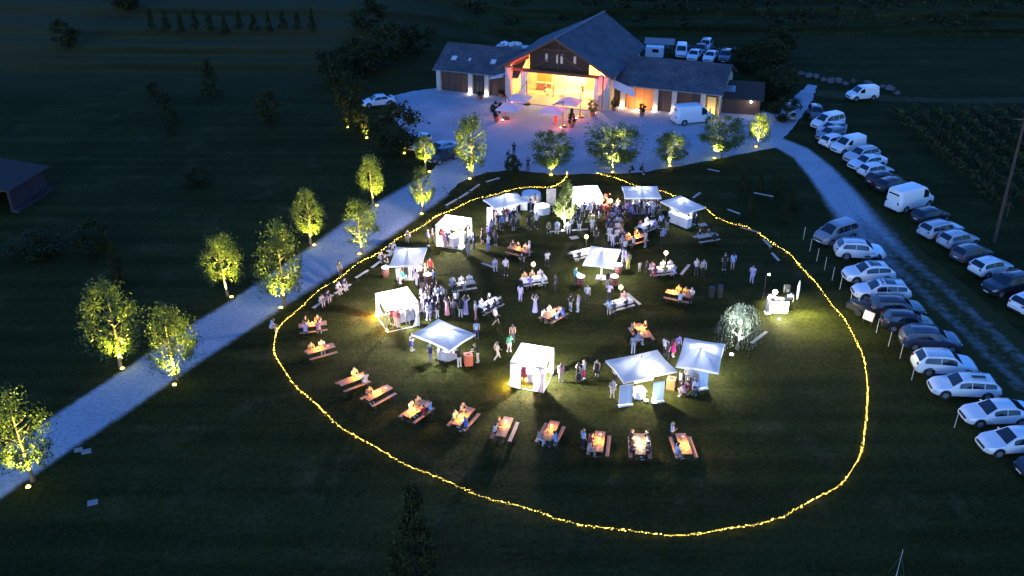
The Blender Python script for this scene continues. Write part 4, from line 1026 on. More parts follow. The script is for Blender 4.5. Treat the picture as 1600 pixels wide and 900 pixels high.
def parasol(label, center, yaw, a, b, zc=2.15, zp=2.85, watts=160, col=(.86, .92, 1.0), lampz=None, off=(0, 0), pole='steel', thick=.035, group='large white parasols on the lawn'):
    t = thing('parasol', label, 'parasol', center, yaw, group)
    link('canopy', canopy(a, b, zc, zp), t)
    part('pole', MB().tube((0, 0, 0), (0, 0, zp - .03), thick, n=10), M[pole], t)
    part('base', MB().box((0, 0, .05), (.9, .9, .1)), M['concrete'], t)
    part('finial', MB().ball((0, 0, zp + .04), .06, 8, 6), M['black'], t)
    for i in range(8):
        an = i * math.pi / 4; cx, cy = math.cos(an), math.sin(an); s = 1 / max(abs(cx), abs(cy))
        part('rib', MB().tube((0, 0, zp - .09), (cx * s * a / 2 * .96, cy * s * b / 2 * .96, zc - .05), .014, n=4), M['steel'], t)
    lz = lampz or zp - .34
    part('lamp_head', MB().lathe((off[0], off[1], lz - .07), [(.1, 0), (.14, .03), (.1, .06)], 10), M['white_lens'], t)
    lamp(t, 'POINT', (off[0], off[1], lz + .08), watts * 1.25, col, .05)
    lamp(t, 'SPOT', (off[0], off[1], lz - .14), watts * 2.6, col, .06, target=(off[0], off[1], 0), cone=150, blend=.8)
    return t
def rect_fit(px, z):
    Q = [P(*q, z) for q in px]; c = sum(Q, Vector()) / 4
    e = (Q[1] - Q[0] + Q[2] - Q[3]); w = e.length / 2; h = (Q[2] - Q[1] + Q[3] - Q[0]).length / 2
    return (c.x, c.y, 0), math.atan2(e.y, e.x), w, h
PAR = [('back-left white parasol with a hanging white side panel', [(757.8, 311), (811, 301), (822, 315), (769, 326)], dict(watts=120, off=(0.2, .3))),
       ('wide white bar parasol with the crowd in front, behind the lawn', [(972, 291), (1028, 291), (1033, 309), (975.5, 309)], dict(watts=150, off=(0, .5), zp=2.7)),
       ('white parasol over the white counter beside the right string lights', [(1031, 315), (1063, 305), (1103, 324), (1071, 333)], dict(watts=150)),
       ('white parasol on a thick lit pole in the middle of the lawn', [(925.5, 384), (972, 390), (958, 418), (908, 413)], dict(watts=190, off=(0, .4), pole='white_metal', thick=.09)),
       ('white parasol beside the red barrel near the driveway benches', [(616.7, 386.5), (665.5, 386.5), (661, 416.5), (609, 415)], dict(watts=190, off=(0, .5), pole='white_metal', thick=.06)),
       ('large diamond-turned white parasol beside the salmon red box', [(643, 523), (684.5, 498), (743, 522), (704.5, 546.5)], dict(watts=260, off=(-.2, .3))),
       ('wide white parasol with two blue hanging banners below', [(947, 563), (1029, 546), (1056, 580), (974, 597)], dict(watts=330, off=(.5, -.55), col=(1, .95, .8))),
       ('square white parasol nearest the willow, with one blue banner', [(1066, 528), (1129, 536), (1127, 584), (1059.6, 571)], dict(watts=240, off=(.1, .6)))]
PP = []
for lab, px, kw in PAR:
    c, yaw, w, h = rect_fit(px, 2.15)
    PP.append((c, yaw)); parasol(lab, c, yaw, w, h, **kw)
def rel(i, x, y, z=0):
    c, yaw = PP[i]; return Vector((c[0] + x * math.cos(yaw) - y * math.sin(yaw), c[1] + x * math.sin(yaw) + y * math.cos(yaw), z))
def hanging(name, label, cat, bl, br, h, m, t_=.03, group=None):
    a, b = P(*bl), P(*br); d = b - a
    t = thing(name, label, cat, (a + b) / 2, math.atan2(d.y, d.x), group); L_ = d.length
    part('cloth', MB().sheet([[(-L_ / 2 + L_ * i / 8, .025 * math.sin(i * 1.4 + z), z) for i in range(9)] for z in (.12, h * .4, h * .75, h)]), m, t, smooth=True)
    part('top_bar', MB().tube((-L_ / 2, 0, h), (L_ / 2, 0, h), .025, n=6), M['white_metal'], t)
    for x in (-L_ / 2, L_ / 2): part('post', MB().tube((x, .03, 0), (x, .03, h), .02, n=6), M['white_metal'], t)
    part('foot_bar', MB().box((0, 0, .04), (L_ + .1, .3, .08)), M['white_metal'], t)
    return t
hanging('cloth_banner', 'blue-white hanging banner at the left front of the wide parasol', 'banner', (967, 635), (987, 632), 1.75, M['banner'], group='blue cloth banners')
hanging('cloth_banner', 'blue-white hanging banner at the right front of the wide parasol', 'banner', (1019, 630), (1036, 627), 1.75, M['banner'], group='blue cloth banners')
hanging('cloth_banner', 'blue hanging banner in front of the square parasol by the willow', 'banner', (1091, 609), (1105, 607), 1.75, M['banner'], group='blue cloth banners')
hanging('side_panel', 'white cloth side panel hanging at the back-left parasol', 'panel', (761, 351), (770, 352), 1.9, M['cloth_white'])
t = hanging('picture_panel', 'upright white panel with a faint grey print beside the pale tree', 'panel', (854, 321), (868, 320), 1.8, M['poster'])
# yard parasols in front of the barn
for (cx, cy), off, lab, pst in (((811, 152), (0, 0), 'cream cantilever parasol nearest the left barn pillar', (823, 163)), ((797, 166), (0, 0), 'cream cantilever parasol in front of the left barn pillar', (790, 186)),
                           ((863, 171), (0, 0), 'cream cantilever parasol with a red-lit post in the yard middle', (879, 198)), ((889, 157), (0, 0), 'cream cantilever parasol nearest the bright barn room', (906, 183))):
    c = P(cx, cy, 2.5); q = P(*pst); t = thing('yard_parasol', lab, 'parasol', (q.x, q.y, .012), 0, 'cantilever parasols in the barn yard')
    d = Vector((c.x - q.x, c.y - q.y, 0))
    o = link('canopy', canopy(2.9, 2.9, 2.35, 3.05, 8), t, (d.x, d.y, 0), YB)
    part('post', MB().tube((0, 0, 0), (0, 0, 3.3), .06, n=8), M['wood_dark'], t)
    part('arm', MB().tube((0, 0, 3.25), (d.x, d.y, 3.1), .045, n=8), M['wood_dark'], t)
    part('base', MB().box((0, 0, .1), (.9, .9, .2)), M['black'], t)
for px, w, lab in (((785, 189), 90, 'red-glowing ground spotlight beside the left potted tree'), ((876, 201), 90, 'red-glowing ground spotlight at the post in the yard middle'), ((901, 186), 60, 'pale red ground spotlight under the parasol nearest the bright room')):
    u = P(*px); uplight(None, lab, (u.x, u.y + 2.4, 2.6), w, (1, .12, .05), 'red spotlights in the yard', 'red_lens', 140, base=u)
    lamp(bpy.data.objects[[o.name for o in C.objects if o.get('label') == lab][0]], 'POINT', (0, .1, 1.0), 45, (1, .16, .05), .08)
POTM = MB().lathe((0, 0, 0), [(.28, 0), (.36, .5), (.40, .52), (.40, .6)], 14).mesh(M['terracotta'])
for (fx, fy), tp_, wpx, kd, lab in (((776, 190), 159, 17, 'dark', 'tall potted tree beside the left yard parasols'), ((893, 199), 170, 14, 'darkcone', 'slim potted evergreen beside the red-lit post'), ((926, 181), 155, 16, 'round', 'bright green potted tree at the right barn pillar'),
        ((1003, 181), 162, 12, 'dark', 'round potted shrub in front of the orange wall'), ((1046, 172), 153, 11, 'dark', 'potted shrub between two lit wing pillars'), ((750, 156), 143, 11, 'dark', 'potted shrub at the left wing door'), ((783, 152), 141, 11, 'dark', 'potted shrub beside the left awning'), ((959, 173), 153, 9, 'dark', 'potted shrub in the shade right of the stone barn pillar')):
    t, g, h, w = tree((fx, fy), tp_, wpx, kd, lab, 'potted plant', hb=.3, name='potted_tree', group='potted plants in the yard')
    link('pot', POTM, t)

# ---------------------------------------------------------------- gazebos
def gazebo(label, corner, yaw, a, b, h=2.2, zp=2.75, watts=420, col=(1, .96, 1), curtains=(), walls=(), warm=None, pink=()):
    """corner = ground point of the local origin corner; a along local x (front side), b along local y"""
    t = thing('gazebo', label, 'gazebo', corner, yaw, 'white gazebo tents')
    cs = [(0, 0), (a, 0), (a, b), (0, b)]
    for x, y in cs: part('post', MB().box((x, y, h / 2), (.06, .06, h)), M['white_metal'], t)
    for i in range(4):
        p, q = cs[i], cs[(i + 1) % 4]
        part('top_rail', MB().tube((*p, h), (*q, h), .03, n=6), M['white_metal'], t)
        part('ground_rail', MB().tube((*p, .05), (*q, .05), .03, n=6), M['white_metal'], t)
    o = link('canopy', canopy(a * 1.03, b * 1.03, h + .02, zp, 12, .22, .12), t, (a / 2, b / 2, 0)); o.data.materials[0] = M['fabric_tent']
    def cloth(p, q, z0, z1, m, gather=0.0):
        p, q = Vector((*p, 0)), Vector((*q, 0)); d = q - p; n_ = Vector((-d.y, d.x, 0)).normalized(); g = []
        for k in range(6):
            z = z0 + (z1 - z0) * k / 5; sq = 1 - gather * math.sin(math.pi * min(1, (1 - k / 5) * 1.0)) if gather else 1
            g.append([tuple(p + d * (i / 8) * sq + n_ * .05 * math.sin(i * 2.2) + Vector((0, 0, z))) for i in range(9)])
        part('curtain' if gather else 'side_wall', MB().sheet(g), m, t, smooth=True)
    for i in curtains:                       # gathered curtains hanging at a corner post, both ways
        p = Vector(cs[i % 4]); q = Vector(cs[(i + 1) % 4]); r_ = Vector(cs[(i - 1) % 4])
        cloth(p, p.lerp(q, .2), .08, h, M['fabric_tent'], .5); cloth(p, p.lerp(r_, .2), .08, h, M['fabric_tent'], .5)
    for i in walls: cloth(cs[i], cs[(i + 1) % 4], .06, h, M['fabric_tent'])
    for i, f0, f1, tent in pink:             # partly drawn coloured or tied-back panels on side i
        p, q = Vector(cs[i]), Vector(cs[(i + 1) % 4]); cloth(p.lerp(q, f0), p.lerp(q, f1), .05, h * .55 if tent == 2 else h, M['fabric_pink'] if tent else M['fabric_tent'])
    part('lamp_head', MB().ball((a / 2, b / 2, h + .1), .12, 8, 6), M['white_lens'], t)
    lamp(t, 'POINT', (a / 2, b / 2, h - .12), watts * 3.3, col, .15)
    if warm:
        for x, y, w, c in warm:
            part('floor_lamp', MB().ball((x, y, .16), .12, 8, 6), M['warm_lens'], t); lamp(t, 'POINT', (x, y, .4), w, c, .08)
    return t
def seg(p, q): 
    a, b = P(*p), P(*q); d = b - a; return a, math.atan2(d.y, d.x), d.length
a, y_, l = seg((682, 385), (722, 391)); gazebo('open white gazebo over a white bar near the string lights', a, y_, l, 2.6, watts=420, col=(1, .93, 1), curtains=(0, 1, 2, 3), warm=((.1, .2, 30, (1, .5, .25)),), pink=((0, .1, .42, 2),))
a, y_, l = seg((605.5, 520), (655.5, 509)); gazebo('white gazebo glowing orange at its left posts', a, y_, l, 2.8, watts=480, col=(.97, .95, 1), curtains=(1, 2, 3), warm=((-.12, 2.7, 420, (1, .42, .06)), (.0, .15, 35, (1, .45, .12)), (1.0, 2.0, 40, (1, .3, .2))))
a, y_, l = seg((798, 605), (849, 614)); gazebo('front white gazebo with tied-back flaps and a pink curtain', a, y_, l, 2.7, watts=560, col=(1, .96, 1), curtains=(1, 2), walls=(3,), warm=((-.12, .15, 260, (1, .66, .10)), (.9, 1.0, 120, (1, .45, .06))), pink=((0, .68, 1.0, 1), (0, .0, .3, 0)))
a, y_, l = seg((901, 339), (940, 337)); gazebo('back white gazebo with one dark pointed opening', a, y_, l, 2.7, watts=480, col=(1, .94, 1), walls=(1, 2, 3), pink=((0, .0, .2, 0), (0, .8, 1, 0)))

# ---------------------------------------------------------------- people: one remeshed body per pose, clothes as children
def grown(mb, vox, m, ratio, smooth=4):
    me = mb.mesh(m)
    o = bpy.data.objects.new('tmp', me); C.objects.link(o)
    a = o.modifiers.new('r', 'REMESH'); a.mode = 'VOXEL'; a.voxel_size = vox
    s = o.modifiers.new('s', 'SMOOTH'); s.iterations = smooth; s.factor = .5
    d = o.modifiers.new('d', 'DECIMATE'); d.ratio = ratio
    dg = bpy.context.evaluated_depsgraph_get()
    out = bpy.data.meshes.new_from_object(o.evaluated_get(dg))
    bpy.data.objects.remove(o); bpy.data.meshes.remove(me)
    if not out.materials: out.materials.append(m)
    out.polygons.foreach_set('use_smooth', [True] * len(out.polygons)); out.update()
    return out
V = Vector
def skeleton(pose):
    """facing +y; joints in metres for a 1.72 m adult"""
    J = dict(pel=V((0, 0, .92)), waist=V((0, .0, 1.08)), chest=V((0, 0, 1.28)), neck=V((0, 0, 1.47)), head=V((0, .02, 1.60)))
    for s, k in ((-1, 'l'), (1, 'r')):
        J['hip' + k] = V((.09 * s, 0, .90)); J['kn' + k] = V((.10 * s, .02, .49)); J['an' + k] = V((.11 * s, -.02, .09))
        J['sh' + k] = V((.19 * s, -.01, 1.40)); J['el' + k] = V((.24 * s, -.03, 1.13)); J['wr' + k] = V((.23 * s, .08, .90)); J['hd' + k] = V((.22 * s, .11, .82))
    if pose == 'hold':
        J['elr'] = V((.26, -.02, 1.13)); J['wrr'] = V((.16, .22, 1.17)); J['hdr'] = V((.12, .29, 1.21)); J['anl'] = V((-.14, .08, .09))
    if pose == 'walk':
        J['knl'] = V((-.10, .20, .52)); J['anl'] = V((-.10, .30, .10)); J['knr'] = V((.10, -.02, .49)); J['anr'] = V((.10, -.34, .16))
        J['ell'] = V((-.25, -.14, 1.15)); J['wrl'] = V((-.24, -.12, .92)); J['hdl'] = V((-.23, -.08, .84)); J['elr'] = V((.25, .06, 1.14)); J['wrr'] = V((.22, .24, .98)); J['hdr'] = V((.21, .31, .95))
    if pose == 'raise':
        for s, k in ((-1, 'l'), (1, 'r')):
            J['el' + k] = V((.30 * s, .12, 1.44)); J['wr' + k] = V((.17 * s, .26, 1.60)); J['hd' + k] = V((.13 * s, .30, 1.67))
    if pose == 'serve':
        for k_ in ('waist', 'chest', 'neck', 'head', 'shl', 'shr'): J[k_] = J[k_] + V((0, (J[k_].z - .92) * .38, -(J[k_].z - .92) * .07))
        for s, k in ((-1, 'l'), (1, 'r')):
            J['el' + k] = V((.26 * s, .28, 1.12)); J['wr' + k] = V((.18 * s, .48, 1.02)); J['hd' + k] = V((.16 * s, .56, 1.0))
    if pose in ('sit', 'lean'):
        dz = -.36
        for k_ in J:
            if k_[:2] not in ('kn', 'an'): J[k_] = J[k_] + V((0, 0, dz))
        f = .16 if pose == 'sit' else .42
        for k_ in ('waist', 'chest', 'neck', 'head', 'shl', 'shr'): J[k_] = J[k_] + V((0, (J[k_].z - .56) * f, -(J[k_].z - .56) * f * .2))
        for s, k in ((-1, 'l'), (1, 'r')):
            J['kn' + k] = V((.13 * s, .42, .52)); J['an' + k] = V((.13 * s, .38, .09))
            if pose == 'sit': J['el' + k] = V((.25 * s, .16, .84)); J['wr' + k] = V((.14 * s, .38, .84)); J['hd' + k] = V((.10 * s, .45, .85))
            else: J['el' + k] = V((.20 * s, .38, .66)); J['wr' + k] = V((.10 * s, .52, .62)); J['hd' + k] = V((.05 * s, .57, .60))
    return J
def body_mesh(J):
    b = MB()
    b.ball(J['pel'], 1, 12, 8, (.155, .115, .12)); b.ball(J['waist'], 1, 12, 8, (.135, .10, .15)); b.ball(J['chest'], 1, 12, 8, (.17, .115, .17))
    b.cap(J['chest'] + (J['neck'] - J['chest']) * .5, J['neck'], .10, .06); b.cap(J['neck'], J['head'] + V((0, -.01, -.03)), .055, .055)
    b.ball(J['head'], 1, 14, 10, (.078, .098, .115)); b.ball(J['head'] + V((0, .035, -.065)), 1, 10, 8, (.055, .06, .055))
    b.ball(J['head'] + V((0, .105, -.012)), 1, 6, 6, (.014, .022, .024))                    # nose
    for s in (-1, 1):
        b.ball(J['head'] + V((.08 * s, -.005, 0)), 1, 6, 6, (.012, .022, .032))               # ears
        b.ball(J['head'] + V((.032 * s, .088, .018)), 1, 6, 6, (.02, .014, .008))             # brows
    b.ball(J['head'] + V((0, .09, -.058)), 1, 6, 6, (.025, .012, .009))                       # mouth
    for k in 'lr':
        s = -1 if k == 'l' else 1
        b.cap(J['chest'] + V((.08 * s, 0, .10)), J['sh' + k], .07, .062)
        b.cap(J['sh' + k], J['el' + k], .052, .040); b.cap(J['el' + k], J['wr' + k], .040, .027)
        d = (J['hd' + k] - J['wr' + k]).normalized(); side = d.cross(V((0, 1, .3)) if abs(d.y) < .8 else V((0, 0, 1))).normalized(); nrm = d.cross(side).normalized()
        palm = J['wr' + k] + d * .055
        b.cap(J['wr' + k], palm + side * .018, .026, .022); b.cap(J['wr' + k], palm - side * .018, .026, .022)
        for i in range(4):
            p0 = palm + side * (.033 - .022 * i) + d * .015; ln = (.060, .072, .068, .052)[i]
            p1 = p0 + d * ln * .55; p2 = p1 + (d * .8 + nrm * .5) * ln * .5
            b.cap(p0, p1, .010, .009); b.cap(p1, p2, .009, .0075)
        p0 = palm + side * .03 - d * .03; b.cap(p0, p0 + side * .03 + d * .03 + nrm * .01, .011, .009)
        b.cap(J['hip' + k], J['kn' + k], .085, .055); b.cap(J['kn' + k], J['an' + k], .054, .036)
        f = V((0, 1, 0)); b.cap(J['an' + k] + V((0, -.02, -.05)), J['an' + k] + V((0, .13, -.06)), .038, .028); b.cap(J['an' + k], J['an' + k] + V((0, -.02, -.05)), .036, .038)
    return grown(b, .0125, M['skin'], .16, 2)
def shirt_mesh(J, sleeve=.55):
    b = MB()
    b.ball(J['pel'] + V((0, 0, .03)), 1, 12, 8, (.172, .132, .12)); b.ball(J['waist'], 1, 12, 8, (.158, .124, .16)); b.ball(J['chest'], 1, 12, 8, (.186, .132, .175))
    b.cap(J['chest'] + V((0, 0, .05)), J['chest'] + (J['neck'] - J['chest']) * .72, .11, .075)
    for k in 'lr':
        s = -1 if k == 'l' else 1
        b.cap(J['chest'] + V((.08 * s, 0, .10)), J['sh' + k], .085, .075); b.cap(J['sh' + k], J['sh' + k].lerp(J['el' + k], sleeve), .070, .062)
        if sleeve > .9: b.cap(J['el' + k], J['wr' + k].lerp(J['el' + k], .1), .056, .042)
    return grown(b, .02, M['cloth'], .35, 3)
def trousers_mesh(J, upto=.94):
    b = MB()
    b.ball(J['pel'] - V((0, 0, .01)), 1, 12, 8, (.165, .125, .125))
    for k in 'lr':
        b.cap(J['hip' + k], J['kn' + k] if upto > .6 else J['hip' + k].lerp(J['kn' + k], .85), .098, .072)
        if upto > .6: b.cap(J['kn' + k], J['kn' + k].lerp(J['an' + k], upto), .07, .055)
    return grown(b, .02, M['cloth'], .35, 3)
def dress_mesh(J, low):
    b = MB()
    b.ball(J['waist'], 1, 12, 8, (.145, .112, .16)); b.ball(J['chest'], 1, 12, 8, (.178, .125, .165))
    for k in 'lr': 
        s = -1 if k == 'l' else 1
        b.cap(J['chest'] + V((.07 * s, 0, .10)), J['sh' + k] + V((-.02 * s, 0, .0)), .075, .062)
    c = (J['anl'] + J['anr']) * .5
    for i in range(8):
        t = i / 7; z = 1.05 + (low - 1.05) * t; y = c.y * t * .6
        b.ball(V((0, y, z)), 1, 14, 6, (.15 + .12 * t, .125 + .10 * t, .10))
    return grown(b, .022, M['cloth'], .35, 4)
def hair_mesh(long):
    b = MB(); b.ball((0, -.018, .025), 1, 14, 10, (.092, .105, .112))
    b.ball((0, -.06, -.03), 1, 12, 8, (.085, .07, .09))
    if long: b.cap((0, -.075, -.02), (0, -.085, -.24), .085, .06); b.cap((.06, -.03, -.03), (.07, -.03, -.2), .04, .03); b.cap((-.06, -.03, -.03), (-.07, -.03, -.2), .04, .03)
    # keep the face free: only what is above / behind it
    b2 = MB(); b2.v, b2.f, b2.m = b.v, b.f, b.m
    return grown(b2, .014, M['hair'], .4, 3)
def shoe_mesh():
    b = MB(); b.cap((0, -.05, -.045), (0, .14, -.055), .047, .038); b.cap((0, -.03, .0), (0, -.04, -.04), .045, .048)
    return grown(b, .014, M['shoe'], .4, 2)
POSES = {}
for p_ in ('stand', 'hold', 'walk', 'raise', 'serve', 'sit', 'lean'):
    J = skeleton(p_); d = dict(J=J, body=body_mesh(J), shirt=shirt_mesh(J), trousers=trousers_mesh(J))
    if p_ in ('stand', 'hold', 'raise', 'walk'): d['long'] = dress_mesh(J, .16); d['dress'] = dress_mesh(J, .55)
    d['shorts'] = trousers_mesh(J, .3)
    POSES[p_] = d
HAIR = {0: hair_mesh(False), 1: hair_mesh(True)}; SHOE = shoe_mesh()
COL = dict(white=(.66, .66, .68), cream=(.70, .64, .52), black=(.02, .02, .024), dark=(.045, .045, .055), navy=(.03, .04, .13), blue=(.12, .20, .58), pale=(.62, .62, .70),
           red=(.50, .04, .05), maroon=(.22, .03, .05), pink=(.68, .32, .36), magenta=(.62, .03, .22), lilac=(.50, .46, .74), violet=(.25, .19, .60), grey=(.30, .30, .32), beige=(.52, .42, .33),
           green=(.04, .36, .15), teal=(.06, .42, .44), yellow=(.60, .50, .12), olive=(.20, .20, .13), brown=(.20, .12, .08), orange=(.55, .25, .08), striped=(.36, .36, .52), sky=(.34, .48, .78))
SKINS = [(.55, .36, .27), (.60, .40, .30), (.48, .31, .22), (.62, .44, .34)]
HAIRC = [(.02, .016, .012), (.05, .03, .018), (.10, .06, .03), (.25, .17, .08), (.03, .022, .016), (.30, .29, .28)]
pr = random.Random(3)
def cl(word): 
    for w in word.replace('-', ' ').split():
        if w in COL: return COL[w]
    raise KeyError(word)
LABELS = []
def person(pos, pose, yaw, top, bottom, tail, hair=None, scale=None, group='festival guests', z=0.0):
    d = POSES[pose]; J = d['J']
    lab = 'person in %s%s %s' % (top, (' and ' + bottom) if bottom else '', tail)
    if len(lab.split()) > 16 and bottom: lab = 'person in %s %s' % (top, tail)
    LABELS.append(lab)
    pos = V(pos); sc = scale or pr.uniform(.93, 1.03)
    o = link('person', d['body'], None, (pos.x, pos.y, z), R(yaw), pr.choice(SKINS)); o.scale = (sc, sc, sc)
    tag(o, lab, 'person', group)
    if 'dress' in top:
        k = 'long' if 'long' in top else 'dress'
        if k in d: link('dress', d[k], o, col=cl(top))
        else: link('dress', d['shirt'], o, col=cl(top)); link('skirt', d['trousers'], o, col=cl(top))
    else: link('shirt', d['shirt'], o, col=cl(top))
    if bottom:
        link('shorts' if 'shorts' in bottom else 'trousers', d['shorts' if 'shorts' in bottom else 'trousers'], o, col=cl(bottom))
    h = hair if hair is not None else (1 if 'dress' in top or pr.random() < .3 else 0)
    ho = link('hair', HAIR[h], o, tuple(J['head']), col=pr.choice(HAIRC))
    sc_ = pr.choice([(.03, .03, .03), (.6, .6, .6), (.15, .1, .07)])
    for k in 'lr': link('shoe', SHOE, o, tuple(J['an' + k]), col=sc_)
    return o

# ---------------------------------------------------------------- beer tables, benches, lanterns
def leg_frame(w, h):
    b = MB()
    for s in (-1, 1): b.tube((0, s * w * .42, 0), (0, s * w * .36, h), .018, n=6)
    b.tube((0, -w * .4, .12), (0, w * .4, .12), .014, n=5); return b.mesh(M['dark_steel'])
def plank(L_, w, t_, h, m, n):
    """n boards side by side as separate meshes' centres"""
    return [MB().box((0, -w / 2 + w * (i + .5) / n, h - t_ / 2), (L_, w / n - .008, t_)).mesh(m) for i in range(n)]
TB = {m: plank(2.2, .70, .035, .77, M[m], 3) for m in ('wood', 'wood_pale')}
BB = {m: plank(2.2, .26, .03, .47, M[m], 2) for m in ('wood', 'wood_pale')}
TL, BL = leg_frame(.70, .735), leg_frame(.26, .44)
CLOTH = MB().sheet([[(x, y, z) for x, y, z in row] for row in [
    [(x, -.40, .55) for x in (-1.12, -.5, .1, .6, 1.12)], [(x, -.37, .79) for x in (-1.12, -.5, .1, .6, 1.12)], [(x, .37, .79) for x in (-1.12, -.5, .1, .6, 1.12)], [(x, .40, .55) for x in (-1.12, -.5, .1, .6, 1.12)]]]).mesh(M['cloth_white'])
def bench_at(c, yaw, label, m='wood', group='wooden beer benches', sc=1.0):
    t = thing('bench', label, 'bench', c, yaw, group)
    for q in BB[m]: link('seat_board', q, t)
    for x in (-.85, .85): link('leg', BL, t, (x, 0, 0))
    t.scale = (sc, 1, 1)
    return t
LJ = MB().lathe((0, 0, 0), [(.055, 0), (.065, .02), (.065, .15), (.05, .18)], 10).mesh(M['jar']); LF = MB().ball((0, 0, .1), .07, 8, 6, (1, 1, 1.6)).mesh(M['flame'], smooth=True); LC = MB().lathe((0, 0, .18), [(.055, 0), (.055, .03), (.02, .05)], 10).mesh(M['black'])
LFW = MB().ball((0, 0, .1), .07, 8, 6, (1, 1, 1.6)).mesh(M['white_lens'], smooth=True)
BOT = MB().lathe((0, 0, 0), [(.038, 0), (.038, .17), (.014, .23), (.014, .30)], 8).mesh(M['bottle']); PLT = MB().lathe((0, 0, 0), [(.07, 0), (.12, .018), (.12, .022)], 14).mesh(M['white_metal']); GLS = MB().lathe((0, 0, 0), [(.03, 0), (.038, .12)], 8).mesh(M['head'])
def lantern(c, z, label, watts, col=(1, .60, .17), white=False):
    t = thing('lantern', label, 'lantern', (c[0], c[1], z), 0, 'lanterns on tables and barrels')
    link('flame', LFW if white else LF, t); link('cap', LC, t); link('foot', LJ2, t)
    lamp(t, 'POINT', (0, 0, .34), watts, col, .07)
    return t
LJ2 = MB().lathe((0, 0, 0), [(.07, 0), (.07, .02), (.03, .035)], 10).mesh(M['black'])
def table(name, e1, e2, lamp_w, mtl='wood', cloth=False, benches=('far', 'near'), seats=(), lamp_f=0.0, col=(1, .50, .08), white=False, gap=.60, items=True):
    a, b = P(*e1, .77), P(*e2, .77); d = b - a; yaw = math.atan2(d.y, d.x); c = (a + b) / 2; c.z = 0
    ex, ey = V((math.cos(yaw), math.sin(yaw), 0)), V((-math.sin(yaw), math.cos(yaw), 0))
    def L(x, y, z=0): return c + ex * x + ey * y + V((0, 0, z))
    # which side is far from the camera
    fs = 1 if ey.y > 0 else -1
    if abs(ey.y) < .5: fs = 1 if ey.x < 0 else -1; nm = {'far': 'left', 'near': 'right'}
    else: nm = {'far': 'back', 'near': 'front'}
    t = thing('beer_table', 'wooden beer table%s, %s' % (' under white cloth' if cloth else '', name), 'table', c, yaw, 'beer tables on the lawn')
    for q in TB[mtl]: link('board', q, t)
    for x in (-.8, .8): link('leg', TL, t, (x, 0, 0))
    if cloth: tag(link('tablecloth', CLOTH, None, c, yaw), 'white cloth on the beer table, ' + name, 'tablecloth', 'white tablecloths')
    for k in benches:
        s = fs if k == 'far' else -fs
        bench_at(L(0, s * (.35 + gap - .33)), yaw, 'beer bench, %s side of table, %s' % (nm[k], name), mtl)
    if lamp_w:
        lantern(L(lamp_f, 0), .79, 'glowing lantern on the table, ' + name, lamp_w * .75, col, white)
    if items:
        zt = .80 if cloth else .775
        o = link('plate', PLT, None, L(pr.uniform(.45, .8), pr.uniform(-.15, .15), zt)); tag(o, 'white plate on table, ' + name, 'plate')
        o = link('bottle', BOT, None, L(pr.uniform(.2, .35), pr.uniform(-.2, .2), zt)); tag(o, 'dark bottle on table, ' + name, 'bottle')
        o = link('drinking_glass', GLS, None, L(pr.uniform(-.35, -.2), pr.uniform(-.2, .2), zt)); tag(o, 'drinking glass on table, ' + name, 'glass')
    for side, x, top, bot in seats:
        s = fs if side == 'far' else -fs
        yy = math.degrees(yaw) + (180 if s > 0 else 0)
        person(L(x, s * (.35 + gap - .35)), 'sit', yy + pr.uniform(-12, 12), top, bot, 'seated %s, %s' % (nm[side], name), group='guests seated at tables')
    return L
o9 = 'first second third fourth fifth sixth seventh eighth'.split()
table('first in the lower arc, by the driveway', (476, 508), (501, 505), 42, seats=[('far', -.5, 'black top', 'black trousers'), ('far', .45, 'brown top', 'dark trousers'), ('near', -.6, 'lilac shirt', 'dark trousers'), ('near', .4, 'pink shirt', 'dark trousers')])
table('second in the lower arc from the driveway', (480, 550), (521, 539), 46, seats=[('far', -.6, 'olive top', 'dark trousers'), ('far', .3, 'white shirt', 'pale trousers')], lamp_f=-.2)
table('third in the lower arc from the driveway', (535, 598), (567, 586), 55, seats=[('far', .4, 'grey top', 'dark trousers'), ('near', .75, 'white top', 'white trousers')], lamp_f=.3)
table('fourth in the lower arc from the driveway', (569, 625), (612, 602), 60, seats=[('far', -.4, 'brown tee', 'dark trousers')])
table('fifth in the lower arc from the driveway', (638, 648), (664, 629), 55, seats=[('far', 0.0, 'white shirt', 'beige trousers'), ('far', .75, 'grey shirt', 'dark trousers'), ('near', .75, 'sky shirt', 'navy trousers'), ('near', .1, 'red top', 'dark trousers')], lamp_f=-.4)
table('sixth in the lower arc from the driveway', (713, 662), (735, 638), 75, seats=[('far', -.3, 'beige top', 'dark trousers'), ('far', .8, 'grey shirt', 'dark trousers'), ('near', -.7, 'blue shirt', 'dark trousers')], lamp_f=-.2)
table('fifth in the lower arc from the parked cars', (782, 681), (795, 652), 28, seats=[('far', .3, 'black top', 'dark trousers'), ('far', -.4, 'pale shirt', 'black trousers')], lamp_f=.2)
table('fourth in the lower arc from the parked cars', (854, 684), (866, 661), 30, seats=[('far', -.7, 'grey top', 'pale trousers'), ('near', -.7, 'sky shirt', 'dark trousers')], lamp_f=.2)
table('third in the lower arc from the parked cars', (934, 705), (938, 674), 40, seats=[('far', .1, 'maroon top', 'dark trousers'), ('far', -.7, 'beige top', 'grey trousers')], lamp_f=.1)
table('second in the lower arc from the parked cars', (1001, 711), (999, 676), 55, seats=[('far', .8, 'black shirt', 'black trousers'), ('far', .2, 'black striped top', 'dark trousers'), ('far', -.5, 'dark grey top', 'black trousers'), ('near', .8, 'black tee', 'dark trousers'), ('near', .2, 'white shirt', 'black trousers'), ('near', -.5, 'dark brown top', 'black trousers')], col=(1, .80, .50))
table('first in the lower arc from the parked cars', (1074, 709), (1063, 677), 62, seats=[('far', -.6, 'sky tee', 'grey trousers')], lamp_f=-.2)
